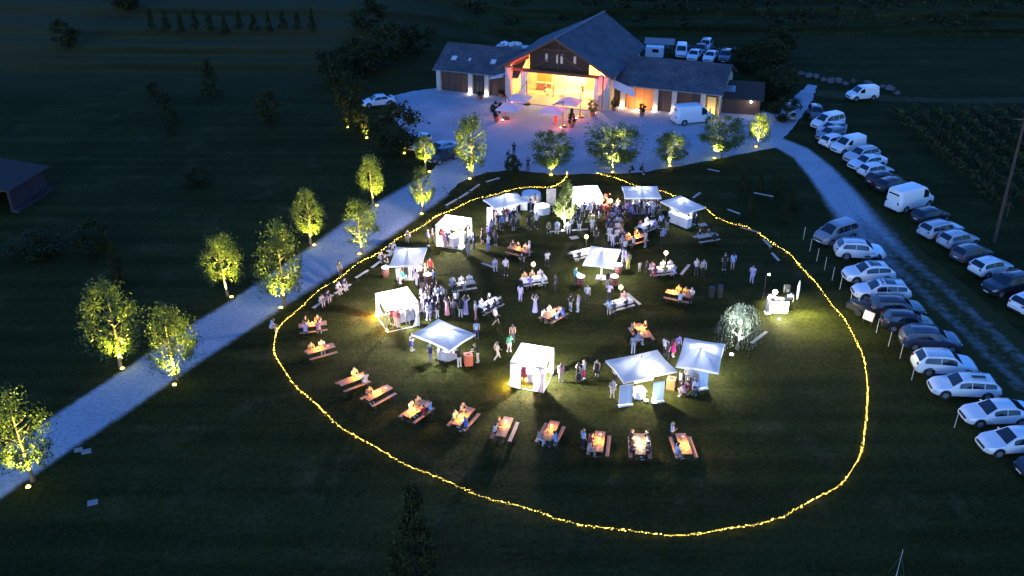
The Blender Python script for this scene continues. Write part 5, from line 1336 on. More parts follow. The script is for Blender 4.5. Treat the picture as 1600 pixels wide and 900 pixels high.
table('behind the middle globe lamp', (799, 386), (822, 392), 26, seats=[('far', -.3, 'black top', 'black trousers'), ('far', .5, 'beige top', 'dark trousers'), ('far', -.9, 'dark top', 'dark trousers')])
table('white-clothed under the middle globe lamp', (821, 436), (847, 432), 14, 'wood_pale', True, seats=[('far', -.7, 'orange tee', 'dark trousers'), ('far', .0, 'brown top', 'dark trousers'), ('far', .8, 'striped top', 'dark trousers'), ('near', -.5, 'violet shirt', 'dark trousers'), ('near', .6, 'white shirt', 'dark trousers')], col=(1, .85, .6))
table('white-lit beside the women in long dresses', (755, 478), (774, 468), 36, 'wood_pale', True, seats=[('far', -.5, 'white top', 'black trousers'), ('far', .5, 'black top', 'black trousers'), ('near', -.7, 'black tee', 'black trousers'), ('near', .1, 'dark top', 'black trousers'), ('near', .8, 'black shirt', 'dark trousers')], col=(1, 1, .95), white=True)
table('glowing in the middle of the lawn', (853, 495), (877, 481), 52, seats=[('far', -.7, 'pale pink shirt', 'dark trousers'), ('far', .0, 'lilac top', 'dark trousers'), ('near', -.3, 'sky shirt', 'black trousers'), ('near', .5, 'blue shirt', 'dark trousers')], col=(1, .72, .36))
table('facing the three white shirts right of the crowd', (706, 445), (739, 440), 5, 'wood_pale', seats=[('far', -.8, 'white shirt', 'navy trousers'), ('far', 0, 'pale shirt', 'dark trousers'), ('far', .8, 'white tee', 'dark trousers'), ('near', .0, 'grey striped top', 'dark trousers'), ('near', -.8, 'dark top', 'dark trousers')], col=(1, 1, .95), white=True)
table('white-clothed below the low globe lamp', (957, 474), (979, 468), 12, 'wood_pale', True, seats=[('near', -.9, 'dark blue shirt', 'dark trousers'), ('near', .3, 'black tee', 'black trousers'), ('far', .8, 'pink top', 'brown trousers')], col=(1, .9, .7))
bench_at(P(989, 474), R(-65), 'pale beer bench at the right end of the white-clothed table below the low globe lamp', 'wood_pale')
table('long and crowded under the right globe lamp', (1022, 420), (1049, 417), 16, 'wood_pale', True, seats=[('far', -.8, 'pink top', 'dark trousers'), ('far', .2, 'cream top', 'dark trousers'), ('near', -.9, 'maroon shirt', 'maroon trousers'), ('near', .0, 'olive shirt', 'dark trousers'), ('near', .9, 'striped shirt', 'blue trousers'), ('far', .9, 'lilac top', 'dark trousers')], col=(1, .85, .7))
bench_at(P(1070, 428), R(62), 'pale beer bench turned across the end of the long crowded table', 'wood_pale')
table('fire-bright beside the black bins', (1044, 455), (1077, 462), 75, seats=[('far', -.1, 'orange tee', 'dark trousers'), ('far', .5, 'yellow top', 'dark trousers'), ('near', .3, 'white shirt', 'dark trousers'), ('far', 1.0, 'pale shirt', 'dark trousers')], lamp_f=-.5)  # orange and yellow tops: lantern light put into two sitters' clothes colour
table('candlelit behind the wide blue-banner parasol', (997, 508), (1008, 524), 55, seats=[('near', -.5, 'black top', 'dark trousers'), ('far', -.6, 'beige top', 'dark trousers'), ('far', .8, 'white top', 'pale trousers')], lamp_f=-.1)
table('firelit just below the long queue', (983, 373), (1002, 368), 75, seats=[('far', -.5, 'beige top', 'dark trousers'), ('far', .5, 'brown top', 'dark trousers'), ('near', -.6, 'cream top', 'dark trousers')])
table('white-clothed beside the end of the queue', (1003, 354), (1019, 347), 14, 'wood_pale', True, seats=[('far', -.5, 'maroon shirt', 'dark trousers'), ('near', -.4, 'dark red top', 'dark trousers'), ('near', .6, 'violet top', 'dark trousers'), ('far', .5, 'lilac top', 'dark trousers')], col=(1, 1, .9), white=True)
table('dim one near the right string lights', (1095, 369), (1114, 366), 0, 'wood_pale', seats=[('far', -.5, 'black top', 'black trousers'), ('far', .4, 'dark grey top', 'black trousers'), ('near', .5, 'black shirt', 'dark trousers')])
table('white-clothed behind the thick-pole parasol', (898, 395), (921, 390), 8, 'wood_pale', True, seats=[('near', -.6, 'black shirt', 'black trousers')], col=(1, 1, .9), white=True)
for a, b, lab, m in (((859, 362), (884, 361), 'long pale bench below the pale lawn tree, left part', 'wood_pale'), ((893, 360), (919, 358), 'long pale bench right of the pale lawn tree', 'wood_pale'), ((753, 411), (773, 418), 'pale bench alone on the grass left of the middle tables', 'wood_pale'),
        ((489, 481), (520, 461), 'driveway-side bench under two white-clad sitters', 'wood_pale'), ((523, 459), (548, 444), 'driveway-side bench with two sitters, second from the table', 'wood_pale'), ((556, 434), (575, 422), 'empty driveway-side bench by the string lights', 'wood_pale'), ((581, 418), (600, 404), 'driveway-side bench with dark sitters near the red barrel', 'wood_pale'), ((604, 400), (622, 388), 'driveway-side bench behind the square parasol', 'wood_pale'),
        ((697, 321), (714, 311), 'empty bench outside the string lights, nearest the open gazebo', 'wood_pale'), ((717, 310), (732, 300), 'empty bench outside the string lights, second from the open gazebo', 'wood_pale'), ((735, 298), (749, 288), 'empty bench outside the string lights, third from the open gazebo', 'wood_pale'), ((760, 284), (780, 278), 'empty bench near the corner tree', 'wood_pale'),
        ((1083, 309), (1094, 301), 'empty bench behind the counter parasol', 'wood_pale'), ((1137, 327), (1156, 334), 'empty bench on the dark right lawn by the conifers', 'wood_pale'), ((1178, 301), (1208, 307), 'thin pale bench among the conifers', 'wood_pale'), ((1157, 355), (1186, 363), 'empty bench lying along the right string lights', 'wood'), ((1193, 374), (1205, 386), 'empty bench crossing the right string lights', 'wood_pale'), ((1206, 395), (1217, 407), 'empty bench just inside the right string lights', 'wood_pale'),
        ((1174, 536), (1198, 518), 'empty wooden bench below the performer stand', 'wood_pale'), ((931, 262), (957, 262), 'white bench on the lawn edge behind the back gazebo', 'wood_pale'), ((1049, 258), (1069, 255), 'dark bench beside the small round tree', 'wood'), ((1106, 264), (1124, 268), 'dim bench in the right lawn near the large lit tree', 'wood_pale')):
    p, q = P(*a, .45), P(*b, .45); d = q - p; c = (p + q) / 2; c.z = 0
    bench_at(c, math.atan2(d.y, d.x), lab, m, sc=max(.6, min(1.3, d.length / 2.2)))
# globe lamps on posts
for fx, fy, gx, gy, w, lab in ((833, 446, 833, 413, 60, 'round glowing globe lamp on a post at the middle white-clothed table'), (968, 483, 968, 449, 60, 'round glowing globe lamp on a post at the low white-clothed table'), (915, 400, 915.5, 370, 45, 'round glowing globe lamp on a post behind the thick-pole parasol'), (1038, 426, 1038, 395, 60, 'round glowing globe lamp on a post at the long crowded table'),
                              (938, 340, 938, 314, 70, 'glowing globe lamp left of the red display at the back gazebo'), (953, 338, 953, 314, 70, 'glowing globe lamp right of the red display at the back gazebo')):
    g_ = P(fx, fy); h_ = min(2.1, height_at(fx, fy, gy))
    t = thing('globe_lamp', lab, 'lamp', g_, 0, 'globe lamps on posts')
    part('post', MB().tube((0, 0, 0), (0, 0, h_ - .1), .025, n=6), M['black'], t); part('foot', MB().lathe((0, 0, 0), [(.22, 0), (.22, .03), (.05, .06)], 12), M['black'], t)
    part('globe', MB().ball((0, 0, h_), .19, 14, 10), M['globe'], t, smooth=True); lamp(t, 'POINT', (0, 0, h_ + .3), w * .4, (1, .82, .5), .1); lamp(t, 'POINT', (0, 0, h_ - .34), w * .6, (1, .82, .5), .1)
# barrels
BAR = MB().lathe((0, 0, 0), [(.24, 0), (.30, .25), (.32, .45), (.30, .65), (.25, .9)], 16).mesh(M['barrel'], smooth=True)
HOOP = [MB().lathe((0, 0, z), [(r_ + .004, 0), (r_ + .006, .05)], 16).mesh(M['steel']) for r_, z in ((.27, .12), (.31, .32), (.31, .58), (.27, .77))]
BTOP = MB().lathe((0, 0, .9), [(.36, 0), (.36, .035)], 18).mesh(M['white_metal'])
for px, w, lab, cl_ in (((603, 432), 5, 'red barrel table standing alone left of the square parasol', (1, .95, .9)), ((669, 443), 95, 'barrel table with a fiery lamp beside the blue-shirted man', (1, .75, .4)), ((907, 446), 95, 'barrel table with a warm lamp left of the thick-pole parasol', (1, .85, .55)), ((966, 428), 30, 'red barrel table right of the thick-pole parasol', (1, .95, .9)), ((959, 446), 45, 'white-topped barrel table below the thick-pole parasol', (1, .97, .9))):
    g_ = P(*px); t = thing('barrel_table', lab, 'barrel', g_, 0, 'barrel tables')
    link('barrel', BAR, t); link('top', BTOP, t)
    for h_ in HOOP: link('hoop', h_, t)
    lantern(g_, .94, 'lamp on the ' + lab, w, cl_, True)
# counters and round tables under the tents
def counter(label, a, b, h=1.0, dep=.7, glow=0):
    p, q = P(*a), P(*b); d = q - p; c = (p + q) / 2; L_ = d.length; yaw = math.atan2(d.y, d.x)
    t = thing('counter', label, 'counter', c, yaw, 'white draped counters')
    part('cloth_skirt', MB().sheet([[(-L_ / 2 + L_ * i / 12, -dep * .0 + .025 * math.sin(i * 2.1) * (1 - z / h), z) for i in range(13)] for z in (.03, h * .5, h)]), M['cloth_white'], t, smooth=True)
    part('cloth_skirt', MB().sheet([[(s * L_ / 2, y, z) for y in (0, dep * .5, dep)] for s in (1,) for z in (.03, h)]), M['cloth_white'], t); part('cloth_skirt', MB().sheet([[(-L_ / 2, y, z) for y in (0, dep * .5, dep)] for z in (.03, h)]), M['cloth_white'], t)
    part('top', MB().box((0, dep / 2, h + .02), (L_ + .06, dep + .06, .04)), M['cloth_white'], t)
    for k in range(max(2, int(L_ * 2))):
        x = -L_ / 2 + .2 + k * (L_ - .4) / max(1, int(L_ * 2) - 1)
        w_ = c + V((math.cos(yaw) * x - math.sin(yaw) * dep * .5, math.sin(yaw) * x + math.cos(yaw) * dep * .5, h + .04))
        if k % 2: tag(link('bottle', BOT, None, w_), 'bottle on the ' + label, 'bottle', 'bottles on the ' + label)
        else: tag(link('plate', PLT, None, w_), 'plate on the ' + label, 'plate', 'plates on the ' + label)
    return t
counter('white counter under the right string-light parasol', (1043, 346), (1073, 358))
counter('white bar counter below the wide bar parasol', (988, 335), (1014, 335))
counter('white bar counter below the back-left parasol', (775, 338), (806, 336))
counter('bright white bar counter in the open gazebo', (709, 388), (728, 378), glow=1)
counter('white counter inside the orange-glowing gazebo', (622, 506), (648, 500))
counter('white counter inside the back gazebo', (905, 332), (936, 330))
counter('white draped table left under the diamond parasol', (683, 562), (697, 566), .85)
counter('white draped table right under the diamond parasol', (700, 566), (714, 561), .85)
counter('white serving table under the wide blue-banner parasol', (991, 600), (1021, 594), .9)
counter('white serving table under the square parasol by the willow', (1071, 594), (1090, 597), .9)
counter('white draped table under the square parasol near the driveway', (646, 437), (660, 434), .85)
counter('small white table beside the back-left parasol', (813, 329), (824, 329), .8, .6)
counter('white table in the front gazebo behind the pink curtain', (824, 598), (836, 599), .8)
def round_cloth_table(label, px, r=.55, h=.74, m='cloth_white'):
    t = thing('round_table', label, 'table', P(*px), 0, 'round white tables')
    part('table_top', MB().lathe((0, 0, h), [(r, 0), (r, .03)], 24), M[m], t)
    b = MB(); n = 28
    b.sheet([[(math.cos(i * 6.2832 / n) * (r + .01 + k * (.04 + .05 * math.sin(i * 1.57))), math.sin(i * 6.2832 / n) * (r + .01 + k * (.04 + .05 * math.sin(i * 1.57))), h * (1 - k) + .03 * k) for i in range(n + 1)] for k in (0, .5, 1)])
    part('tablecloth', b, M[m], t, smooth=True)
    return t
round_cloth_table('large round white table behind the back-left parasol', (830, 312), 1.0)
round_cloth_table('round white cloth table with a glowing lamp beside the picture panel', (847, 332), .8)
lantern(P(847, 332), .78, 'lamp on the white cloth table beside the picture panel', 40, (1, .85, .5))
round_cloth_table('small round white table under the wide blue-banner parasol', (999, 620), .4, .6)
uplight((1009.5, 628), 'white floodlight on the grass between the two blue banners', P(1005, 610) + V((0, 0, 1.5)), 220, (1, .95, .72), 'floodlights on the grass', 'white_lens', 110)
uplight((1022, 631), 'small white floodlight at the foot of the right blue banner', P(1012, 612) + V((0, 0, 1.2)), 80, (1, .95, .72), 'floodlights on the grass', 'white_lens', 110)
def bin_(label, px, m, w=.62, h=.95, yaw=0, slot=True):
    t = thing('waste_bin', label, 'waste bin', P(*px), R(yaw))
    part('body', MB().box((0, 0, h / 2), (w, w, h)), M[m], t); part('lid', MB().box((0, 0, h + .015), (w + .03, w + .03, .03)), M['redbox' if m == 'redbox' else 'wood'] if m != 'black' else M['black'], t)
    part('opening', MB().box((0, 0, h + .035), (w * .5, w * .25, .012)), M['black'], t)
    return t
bin_('salmon red box bin right of the diamond parasol', (732, 569), 'redbox', .62, .85, 10)
bin_('orange wooden box bin right of the wide blue-banner parasol', (1048, 606), 'orangebox', .60, .8, -20)
bin_('black bin on the open lawn, left of a pair', (1111, 464), 'black', .4, .95); bin_('black bin on the open lawn, right of a pair', (1124, 464), 'black', .4, 1.1)
# red lit floral display at the back gazebo
t = thing('red_display', 'tall red decorated stand between two globe lamps at the back gazebo', 'display stand', P(947, 334))
part('post', MB().tube((0, 0, 0), (0, 0, 2.2), .05), M['barrel'], t)
for k in range(14): part('ornament', MB().ball((rnd.uniform(-.3, .3), rnd.uniform(-.2, .2), .9 + k * .1), .11, 8, 6), M['redbox'], t)
lamp(t, 'POINT', (0, -.6, 1.2), 40, (1, .3, .2), .1)
# white plastic chairs by the square parasol
t = thing('white_chair', 'white plastic chair left of the square parasol pole', 'chair', P(624, 437), R(200))
part('seat', MB().box((0, 0, .44), (.45, .45, .04)), M['white_metal'], t); part('backrest', MB().box((0, -.22, .72), (.45, .04, .5)), M['white_metal'], t)
for x in (-.2, .2):
    for y in (-.2, .2): part('leg', MB().tube((x, y, 0), (x, y, .43), .02, n=6), M['white_metal'], t)
for px, lab in (((897, 372), 'small pale board lying on the grass below the lawn tree'), ((1098, 352), 'small pale board lying on the grass near the dim table')):
    t = thing('lying_board', lab, 'board', P(*px), R(20)); part('panel', MB().box((0, 0, .05), (.8, .6, .05)), M['wood_pale'], t); part('frame', MB().box((0, 0, .02), (.9, .7, .04)), M['wood_dark'], t)
# performer stand at the right
t = thing('performer_desk', 'bright white lit front desk of the performer on the right lawn', 'desk', P(1214, 489), R(-6))
part('front_panel', MB().box((0, 0, .55), (1.75, .06, 1.1)), M['cloth_white'], t); part('table_top', MB().box((0, .35, 1.1), (1.8, .75, .05)), M['black'], t)
for s in (-1, 1): part('side_panel', MB().box((s * .86, .32, .55), (.05, .6, 1.08)), M['cloth_white'], t)
part('mixer', MB().box((.1, .35, 1.18), (.8, .4, .1)), M['steel'], t); part('laptop', MB().box((-.45, .4, 1.28), (.4, .03, .28)), M['steel'], t)
lamp(t, 'POINT', (0, -1.2, .9), 330, (1, 1, .92), .1)
part('floor_lamp', MB().ball((0, -1.2, .1), .08, 8, 6), M['white_lens'], t)
def stand(label, px, h, head, w=None, cat='stand'):
    t = thing('tripod_stand', label, cat, P(*px), 0, 'tripod stands at the performer')
    part('pole', MB().tube((0, 0, .3), (0, 0, h), .025, n=6), M['black'], t)
    for a in (0, 2.1, 4.2): part('leg', MB().tube((0, 0, .7), (.5 * math.cos(a), .5 * math.sin(a), 0), .018, n=5), M['black'], t)
    return t
t = stand('tall tripod with a small bright lamp left of the performer', (1192, 468), 2.4, 'lamp')
part('lamp_head', MB().lathe((.22, 0, 2.35), [(.1, 0), (.08, .12)], 10), M['white_lens'], t); part('arm', MB().tube((0, 0, 2.4), (.22, 0, 2.42), .02), M['black'], t)
lamp(t, 'SPOT', (.24, -.05, 2.3), 1000, (1, 1, .6), .06, target=(2.0, -2.4, 0), cone=130, blend=.9)
t = stand('tripod with a tall narrow lit panel right of the performer', (1243, 482), 1.2, 'panel')
part('panel', MB().ball((0, 0, 1.75), 1, 10, 8, (.12, .05, .95)), M['white_metal'], t, smooth=True)
lamp(t, 'SPOT', (.15, -.3, 2.0), 1300, (1, 1, .45), .06, target=(1.2, -3.4, 0), cone=150, blend=1.0)
t = stand('tripod with a black loudspeaker behind the performer desk', (1226, 476), 1.2, 'speaker'); part('cabinet', MB().box((0, 0, 1.5), (.45, .4, .65)), M['black'], t); part('cone', MB().tube((0, -.2, 1.42), (0, -.21, 1.42), .15, n=14), M['steel'], t)
t = thing('narrow_banner', 'narrow black standing banner at the left front of the performer desk', 'banner', P(1199, 489)); part('panel', MB().box((0, 0, .95), (.28, .04, 1.7)), M['black'], t); part('foot', MB().box((0, 0, .05), (.5, .4, .1)), M['white_metal'], t)
t = thing('round_light', 'round bright white light ball on the performer desk', 'lamp', P(1209, 480) + V((0, .2, 1.14))); part('globe', MB().ball((0, 0, .2), .2, 12, 8), M['white_lens'], t, smooth=True); part('foot', MB().lathe((0, 0, 0), [(.1, 0), (.06, .04)], 10), M['black'], t)

# ---------------------------------------------------------------- standing people: (foot pixel), pose, facing degrees (0 away, 180 to the camera), top, bottom, place
def crowd(place, rows, group='festival guests', **k):
    for r_ in rows:
        (px, py), pose, yaw, top, bot, tail = r_[:6]
        person(P(px, py), pose, yaw, top, bot, (tail + ' ' + place).strip(), group=group, **k)
crowd('', [
 ((790, 430), 'hold', 190, 'pale shirt', 'black trousers', 'standing left of the middle globe-lamp table'), ((855, 418), 'walk', 20, 'white tee', 'dark trousers', 'walking up the open lawn right of the middle tables'),
 ((836, 489), 'raise', 10, 'long lilac dress', '', 'with raised arms in the middle of the lawn'), ((891, 486), 'hold', -40, 'black tee', 'grey trousers', 'standing in a pair near the glowing middle table'),
 ((903, 487), 'stand', 60, 'lilac shirt', 'pale trousers', 'standing in a pair near the glowing middle table'), ((917, 473), 'hold', 180, 'white shirt', 'dark trousers', 'walking alone left of the low globe lamp'),
 ((899, 445), 'hold', -60, 'teal top', 'dark trousers', 'at the warm-lit barrel left of the thick-pole parasol'), ((949, 450), 'stand', 30, 'black shirt', 'grey trousers', 'at the white-topped barrel below the parasol pole'),
 ((777, 562), 'walk', -60, 'white shirt', 'pale trousers', 'walking toward the front gazebo from the left'), ((796, 550), 'hold', 30, 'green tee', 'pale shorts', 'at the left back of the front gazebo'), ((801, 535), 'stand', 10, 'brown top', 'dark trousers', 'just behind the green tee at the front gazebo'),
 ((876, 597), 'stand', 10, 'pink top', 'beige trousers', 'at the right opening of the front gazebo'), ((903, 596), 'hold', -60, 'long black dress', '', 'in the pair between front gazebo and blue banners'), ((912, 593), 'hold', 70, 'white top', 'magenta trousers', 'in the pair between front gazebo and blue banners'),
 ((932, 590), 'stand', 150, 'black dress', '', 'standing alone left of the wide blue-banner parasol'), ((956, 623), 'hold', 200, 'grey top', 'cream shorts', 'with a bag at the left blue banner'), ((961, 600), 'hold', 160, 'beige top', 'dark trousers', 'under the left edge of the wide blue-banner parasol'),
 ((989, 552), 'stand', 0, 'white shirt', 'pale trousers', 'standing just behind the wide blue-banner parasol'), ((1051, 557), 'hold', -60, 'magenta dress', '', 'left behind the square parasol by the willow'), ((1038, 556), 'hold', -50, 'white striped top', 'black trousers', 'crouched group behind the square parasol'),
 ((1043, 560), 'stand', 120, 'dark shirt', 'dark trousers', 'behind the square parasol beside the magenta dress'), ((1059, 551), 'hold', 200, 'violet shirt', 'dark trousers', 'close behind the square parasol by the willow'), ((1062, 609), 'stand', -80, 'white shirt', 'dark trousers', 'at the left edge of the square willow parasol'),
 ((1073, 601), 'hold', -20, 'white shirt', 'grey trousers', 'in the knot under the square willow parasol'), ((1080, 606), 'hold', 30, 'pale striped top', 'dark trousers', 'in the knot under the square willow parasol'), ((1088, 598), 'stand', 170, 'white tee', 'white trousers', 'behind the serving table under the square parasol'),
 ((643, 548), 'hold', -100, 'navy dress', '', 'standing alone left of the diamond parasol'), ((673, 567), 'stand', -30, 'navy shirt', 'grey trousers', 'under the left edge of the diamond parasol'), ((718, 573), 'serve', 30, 'black shirt', 'pale trousers', 'bending at the right front of the diamond parasol'),
 ((747, 566), 'serve', 75, 'black tee', 'white trousers', 'reaching over the salmon red box bin'), ((745, 529), 'stand', 0, 'sky shirt', 'navy trousers', 'seen from behind right of the diamond parasol'), ((690, 563), 'serve', 180, 'white shirt', 'white trousers', 'serving at the left draped table of the diamond parasol'),
 ((706, 562), 'serve', 180, 'white tee', 'white trousers', 'serving at the right draped table of the diamond parasol'), ((775, 508), 'walk', -70, 'white tee', 'black shorts', 'walking right of the white-lit table'), ((743, 499), 'hold', -90, 'white shirt', 'pink trousers', 'standing left of the white-lit table'),
 ((699, 493), 'raise', 0, 'long pink dress', '', 'leftmost of the raised-arm women above the diamond parasol'), ((709, 494), 'hold', 10, 'grey top', 'dark trousers', 'between the pink dress and the white trousers'), ((720, 497), 'hold', 0, 'black top', 'white trousers', 'between the long dresses above the diamond parasol'),
 ((728, 492), 'raise', -10, 'long lilac dress', '', 'in the raised-arm group above the diamond parasol'), ((713, 480), 'stand', 20, 'white shirt', 'dark trousers', 'behind the women in long dresses'), ((868, 456), 'stand', 80, 'navy shirt', 'dark trousers', 'standing right of the middle white-clothed table'),
 ((813, 471), 'stand', -20, 'lilac top', 'lilac trousers', 'standing at the left end of the middle white-clothed table'), ((815, 420), 'hold', 190, 'black tee', 'black trousers', 'facing forward just behind the middle white-clothed table'), ((827, 400), 'stand', 90, 'white top', 'lilac trousers', 'at the right end of the table behind the globe lamp'),
 ((772, 421), 'lean', 200, 'lilac shirt', 'pale trousers', 'sitting on the lone bench left of the middle tables'), ((951, 470), 'serve', -20, 'lilac top', 'dark trousers', 'bending over the back of the low globe-lamp table'), ((951, 493), 'stand', 0, 'sky tee', 'grey shorts', 'standing with back turned at the low globe-lamp table'),
 ((1008, 386), 'stand', 60, 'pale top', 'grey trousers', 'standing right of the firelit table below the queue'), ((1035, 382), 'hold', 0, 'blue shirt', 'black trousers', 'with back turned on the lawn below the white counter'), ((1032, 358), 'hold', 10, 'sky shirt', 'black trousers', 'standing left of the white counter'), ((1042, 359), 'stand', 10, 'black jacket', 'grey trousers', 'standing close to the left end of the white counter'),
 ((1087, 429), 'hold', 190, 'pale striped top', 'dark trousers', 'left of a couple on the open right lawn'), ((1098, 431), 'stand', 170, 'grey tee', 'black trousers', 'right of a couple on the open right lawn'), ((1131, 422), 'stand', 0, 'black shirt', 'dark trousers', 'on the right lawn beside the sky-blue shirt'), ((1144, 422), 'stand', 0, 'sky shirt', 'grey shorts', 'with back turned on the right lawn'),
 ((1174, 442), 'hold', 150, 'lilac shirt', 'lilac trousers', 'standing nearest the performer stand'), ((1232, 482), 'serve', 170, 'white tee', 'black trousers', 'performing behind the bright desk'), ((911, 701), 'stand', -60, 'sky shirt', 'black trousers', 'standing left of the third table from the cars'), ((1049, 690), 'hold', -80, 'sky shirt', 'black trousers', 'standing behind the arc table nearest the cars'),
 ((827, 358), 'walk', 5, 'black shirt', 'black trousers', 'walking left of a white shirt toward the round table'), ((838, 357), 'walk', 0, 'white shirt', 'black trousers', 'walking beside a black shirt toward the round table'), ((829, 330), 'hold', -90, 'navy shirt', 'navy trousers', 'standing between the small white tables'), ((836, 326), 'stand', 80, 'dark top', 'pale trousers', 'standing between the round white tables'),
 ((925, 363), 'stand', 10, 'white shirt', 'pale shorts', 'with back turned below the back gazebo queue'), ((931, 379), 'stand', 160, 'black shirt', 'dark trousers', 'right of the back globe lamp'), ((893, 362), 'hold', 20, 'white top', 'dark trousers', 'beside the trunk of the pale lawn tree'), ((905, 362), 'stand', 170, 'dark top', 'pale trousers', 'right of the trunk of the pale lawn tree'),
 ((857, 362), 'lean', 180, 'olive top', 'dark trousers', 'sitting on the left bench below the lawn tree'), ((871, 362), 'lean', 170, 'sky shirt', 'lilac trousers', 'sitting on the bench left of the white trunk'), ((888, 362), 'lean', 180, 'white shirt', 'white trousers', 'sitting right of the white trunk'),
 ((640, 377), 'lean', 150, 'beige top', 'beige trousers', 'sitting on the string-light edge left of the open gazebo'), ((803, 244), 'walk', 0, 'black shirt', 'dark trousers', 'walking a dog over the gravel yard'), ((825, 268), 'stand', 10, 'navy shirt', 'dark trousers', 'on the gravel beside the clipped dark ball'), ((868, 197), 'stand', 170, 'red top', 'red trousers', 'tinted for red light under the yard parasols'),  # red-lit person: the red light is put into the clothes colour
 ((989, 272), 'lean', 100, 'black top', 'black trousers', 'on the lawn edge behind the back gazebo, left of two'), ((1000, 272), 'lean', -100, 'black shirt', 'black trousers', 'on the lawn edge behind the back gazebo, right of two'), ((1108, 188), 'stand', 90, 'black jacket', 'black trousers', 'at the cab of the white delivery van'), ((424, 520), 'lean', -60, 'pale top', 'beige trousers', 'crouching outside the string lights by the driveway')])
# the child and the dog
person(P(999, 425), 'stand', 20, 'cream top', 'cream shorts', 'a small child left of the long crowded table', scale=.62, hair=0)
person(P(1010, 425), 'hold', 60, 'dark top', 'dark trousers', 'a child carrying a plate to the long crowded table', scale=.7)
# driveway-side benches
for (px, py), top, bot, tail in (((501, 478), 'white shirt', 'white trousers', 'left'), ((510, 472), 'navy top', 'pale trousers', 'right')): person(P(px, py), 'lean', 235, top, bot, 'on the driveway-side bench nearest the arc tables, %s one' % tail)
for (px, py), top, bot, tail in (((527, 458), 'pale shirt', 'beige trousers', 'left'), ((536, 452), 'navy shirt', 'white trousers', 'right')): person(P(px, py), 'lean', 235, top, bot, 'on the second driveway-side bench, %s one' % tail)
for (px, py), pose, top, bot, tail in (((532, 434), 'stand', 'olive top', 'dark trousers', 'standing behind the second driveway-side bench'), ((593, 410), 'lean', 'beige top', 'pale trousers', 'on the driveway-side bench near the red barrel'), ((599, 416), 'lean', 'black shirt', 'black trousers', 'sitting close to the red barrel'), ((606, 399), 'lean', 'navy top', 'pale trousers', 'on the bench behind the square parasol'), ((613, 396), 'lean', 'white shirt', 'dark trousers', 'on the bench behind the square parasol')):
    person(P(px, py), pose, 235, top, bot, tail)
crowd('under the square parasol near the driveway', [((635, 436), 'stand', 0, 'black shirt', 'dark trousers', 'standing'), ((632, 441), 'lean', 120, 'teal top', 'pale trousers', 'sitting'), ((647, 437), 'hold', 170, 'violet shirt', 'dark trousers', 'standing'), ((665, 436), 'hold', 100, 'pink top', 'dark trousers', 'standing'),
   ((651, 446), 'stand', -60, 'lilac top', 'lilac trousers', 'standing'), ((658, 447), 'stand', 20, 'brown top', 'dark trousers', 'standing'), ((673, 430), 'stand', 190, 'red top', 'dark trousers', 'standing')])
person(P(679, 446), 'hold', 80, 'blue shirt', 'dark trousers', 'at the fiery-lamp barrel right of the square parasol')
crowd('in the crowd right of the orange-glowing gazebo', [((659, 472), 'stand', 60, 'white shirt', 'navy trousers', 'standing'), ((661, 465), 'hold', -30, 'beige top', 'dark trousers', 'standing'), ((673, 474), 'hold', 30, 'black shirt', 'black trousers', 'standing'), ((682, 474), 'hold', 10, 'white tee', 'lilac trousers', 'standing'),
   ((687, 482), 'stand', -20, 'pale top', 'pale trousers', 'standing'), ((672, 489), 'stand', 70, 'navy shirt', 'dark trousers', 'standing'), ((661, 486), 'hold', 80, 'lilac shirt', 'navy trousers', 'standing'), ((670, 501), 'hold', 30, 'white top', 'lilac trousers', 'standing'), ((684, 498), 'hold', 60, 'black tee', 'white trousers', 'standing'),
   ((666, 480), 'stand', 50, 'pale pink top', 'dark trousers', 'standing'), ((679, 486), 'stand', 0, 'dark top', 'dark trousers', 'standing'), ((664, 494), 'stand', 80, 'violet top', 'navy trousers', 'standing'), ((690, 473), 'stand', 200, 'sky top', 'navy trousers', 'standing'), ((668, 466), 'stand', 100, 'grey top', 'dark trousers', 'standing')])
crowd('inside the orange-glowing gazebo', [((613, 507), 'stand', 150, 'red top', 'dark trousers', 'standing'), ((619, 511), 'serve', -30, 'pink top', 'white trousers', 'bending'), ((628, 502), 'stand', 180, 'violet shirt', 'white trousers', 'standing'), ((637, 505), 'hold', 190, 'white shirt', 'pale trousers', 'standing'), ((644, 500), 'stand', 200, 'white top', 'white trousers', 'standing'), ((624, 511), 'stand', 100, 'maroon top', 'pale trousers', 'standing')])
crowd('at the open gazebo over the white bar', [((669, 384), 'stand', -80, 'white shirt', 'black trousers', 'standing left'), ((676, 380), 'hold', -90, 'pink top', 'dark trousers', 'standing left'), ((693, 380), 'hold', 180, 'red top', 'dark trousers', 'standing inside'), ((700, 385), 'stand', 170, 'navy shirt', 'dark trousers', 'standing inside'), ((732, 401), 'stand', 30, 'grey dress', '', 'standing in front right'), ((741, 389), 'hold', 80, 'navy top', 'navy trousers', 'standing right'), ((733, 378), 'stand', 90, 'white top', 'pale trousers', 'standing right')])
crowd('between open gazebo and back-left parasol', [((754, 381), 'hold', 60, 'black dress', '', 'standing'), ((764, 374), 'stand', 10, 'violet shirt', 'navy trousers', 'standing'), ((763, 393), 'hold', 60, 'pale shirt', 'blue trousers', 'standing'), ((774, 383), 'stand', -20, 'dark shirt', 'dark trousers', 'standing'), ((768, 366), 'stand', 30, 'lilac top', 'dark trousers', 'standing')])
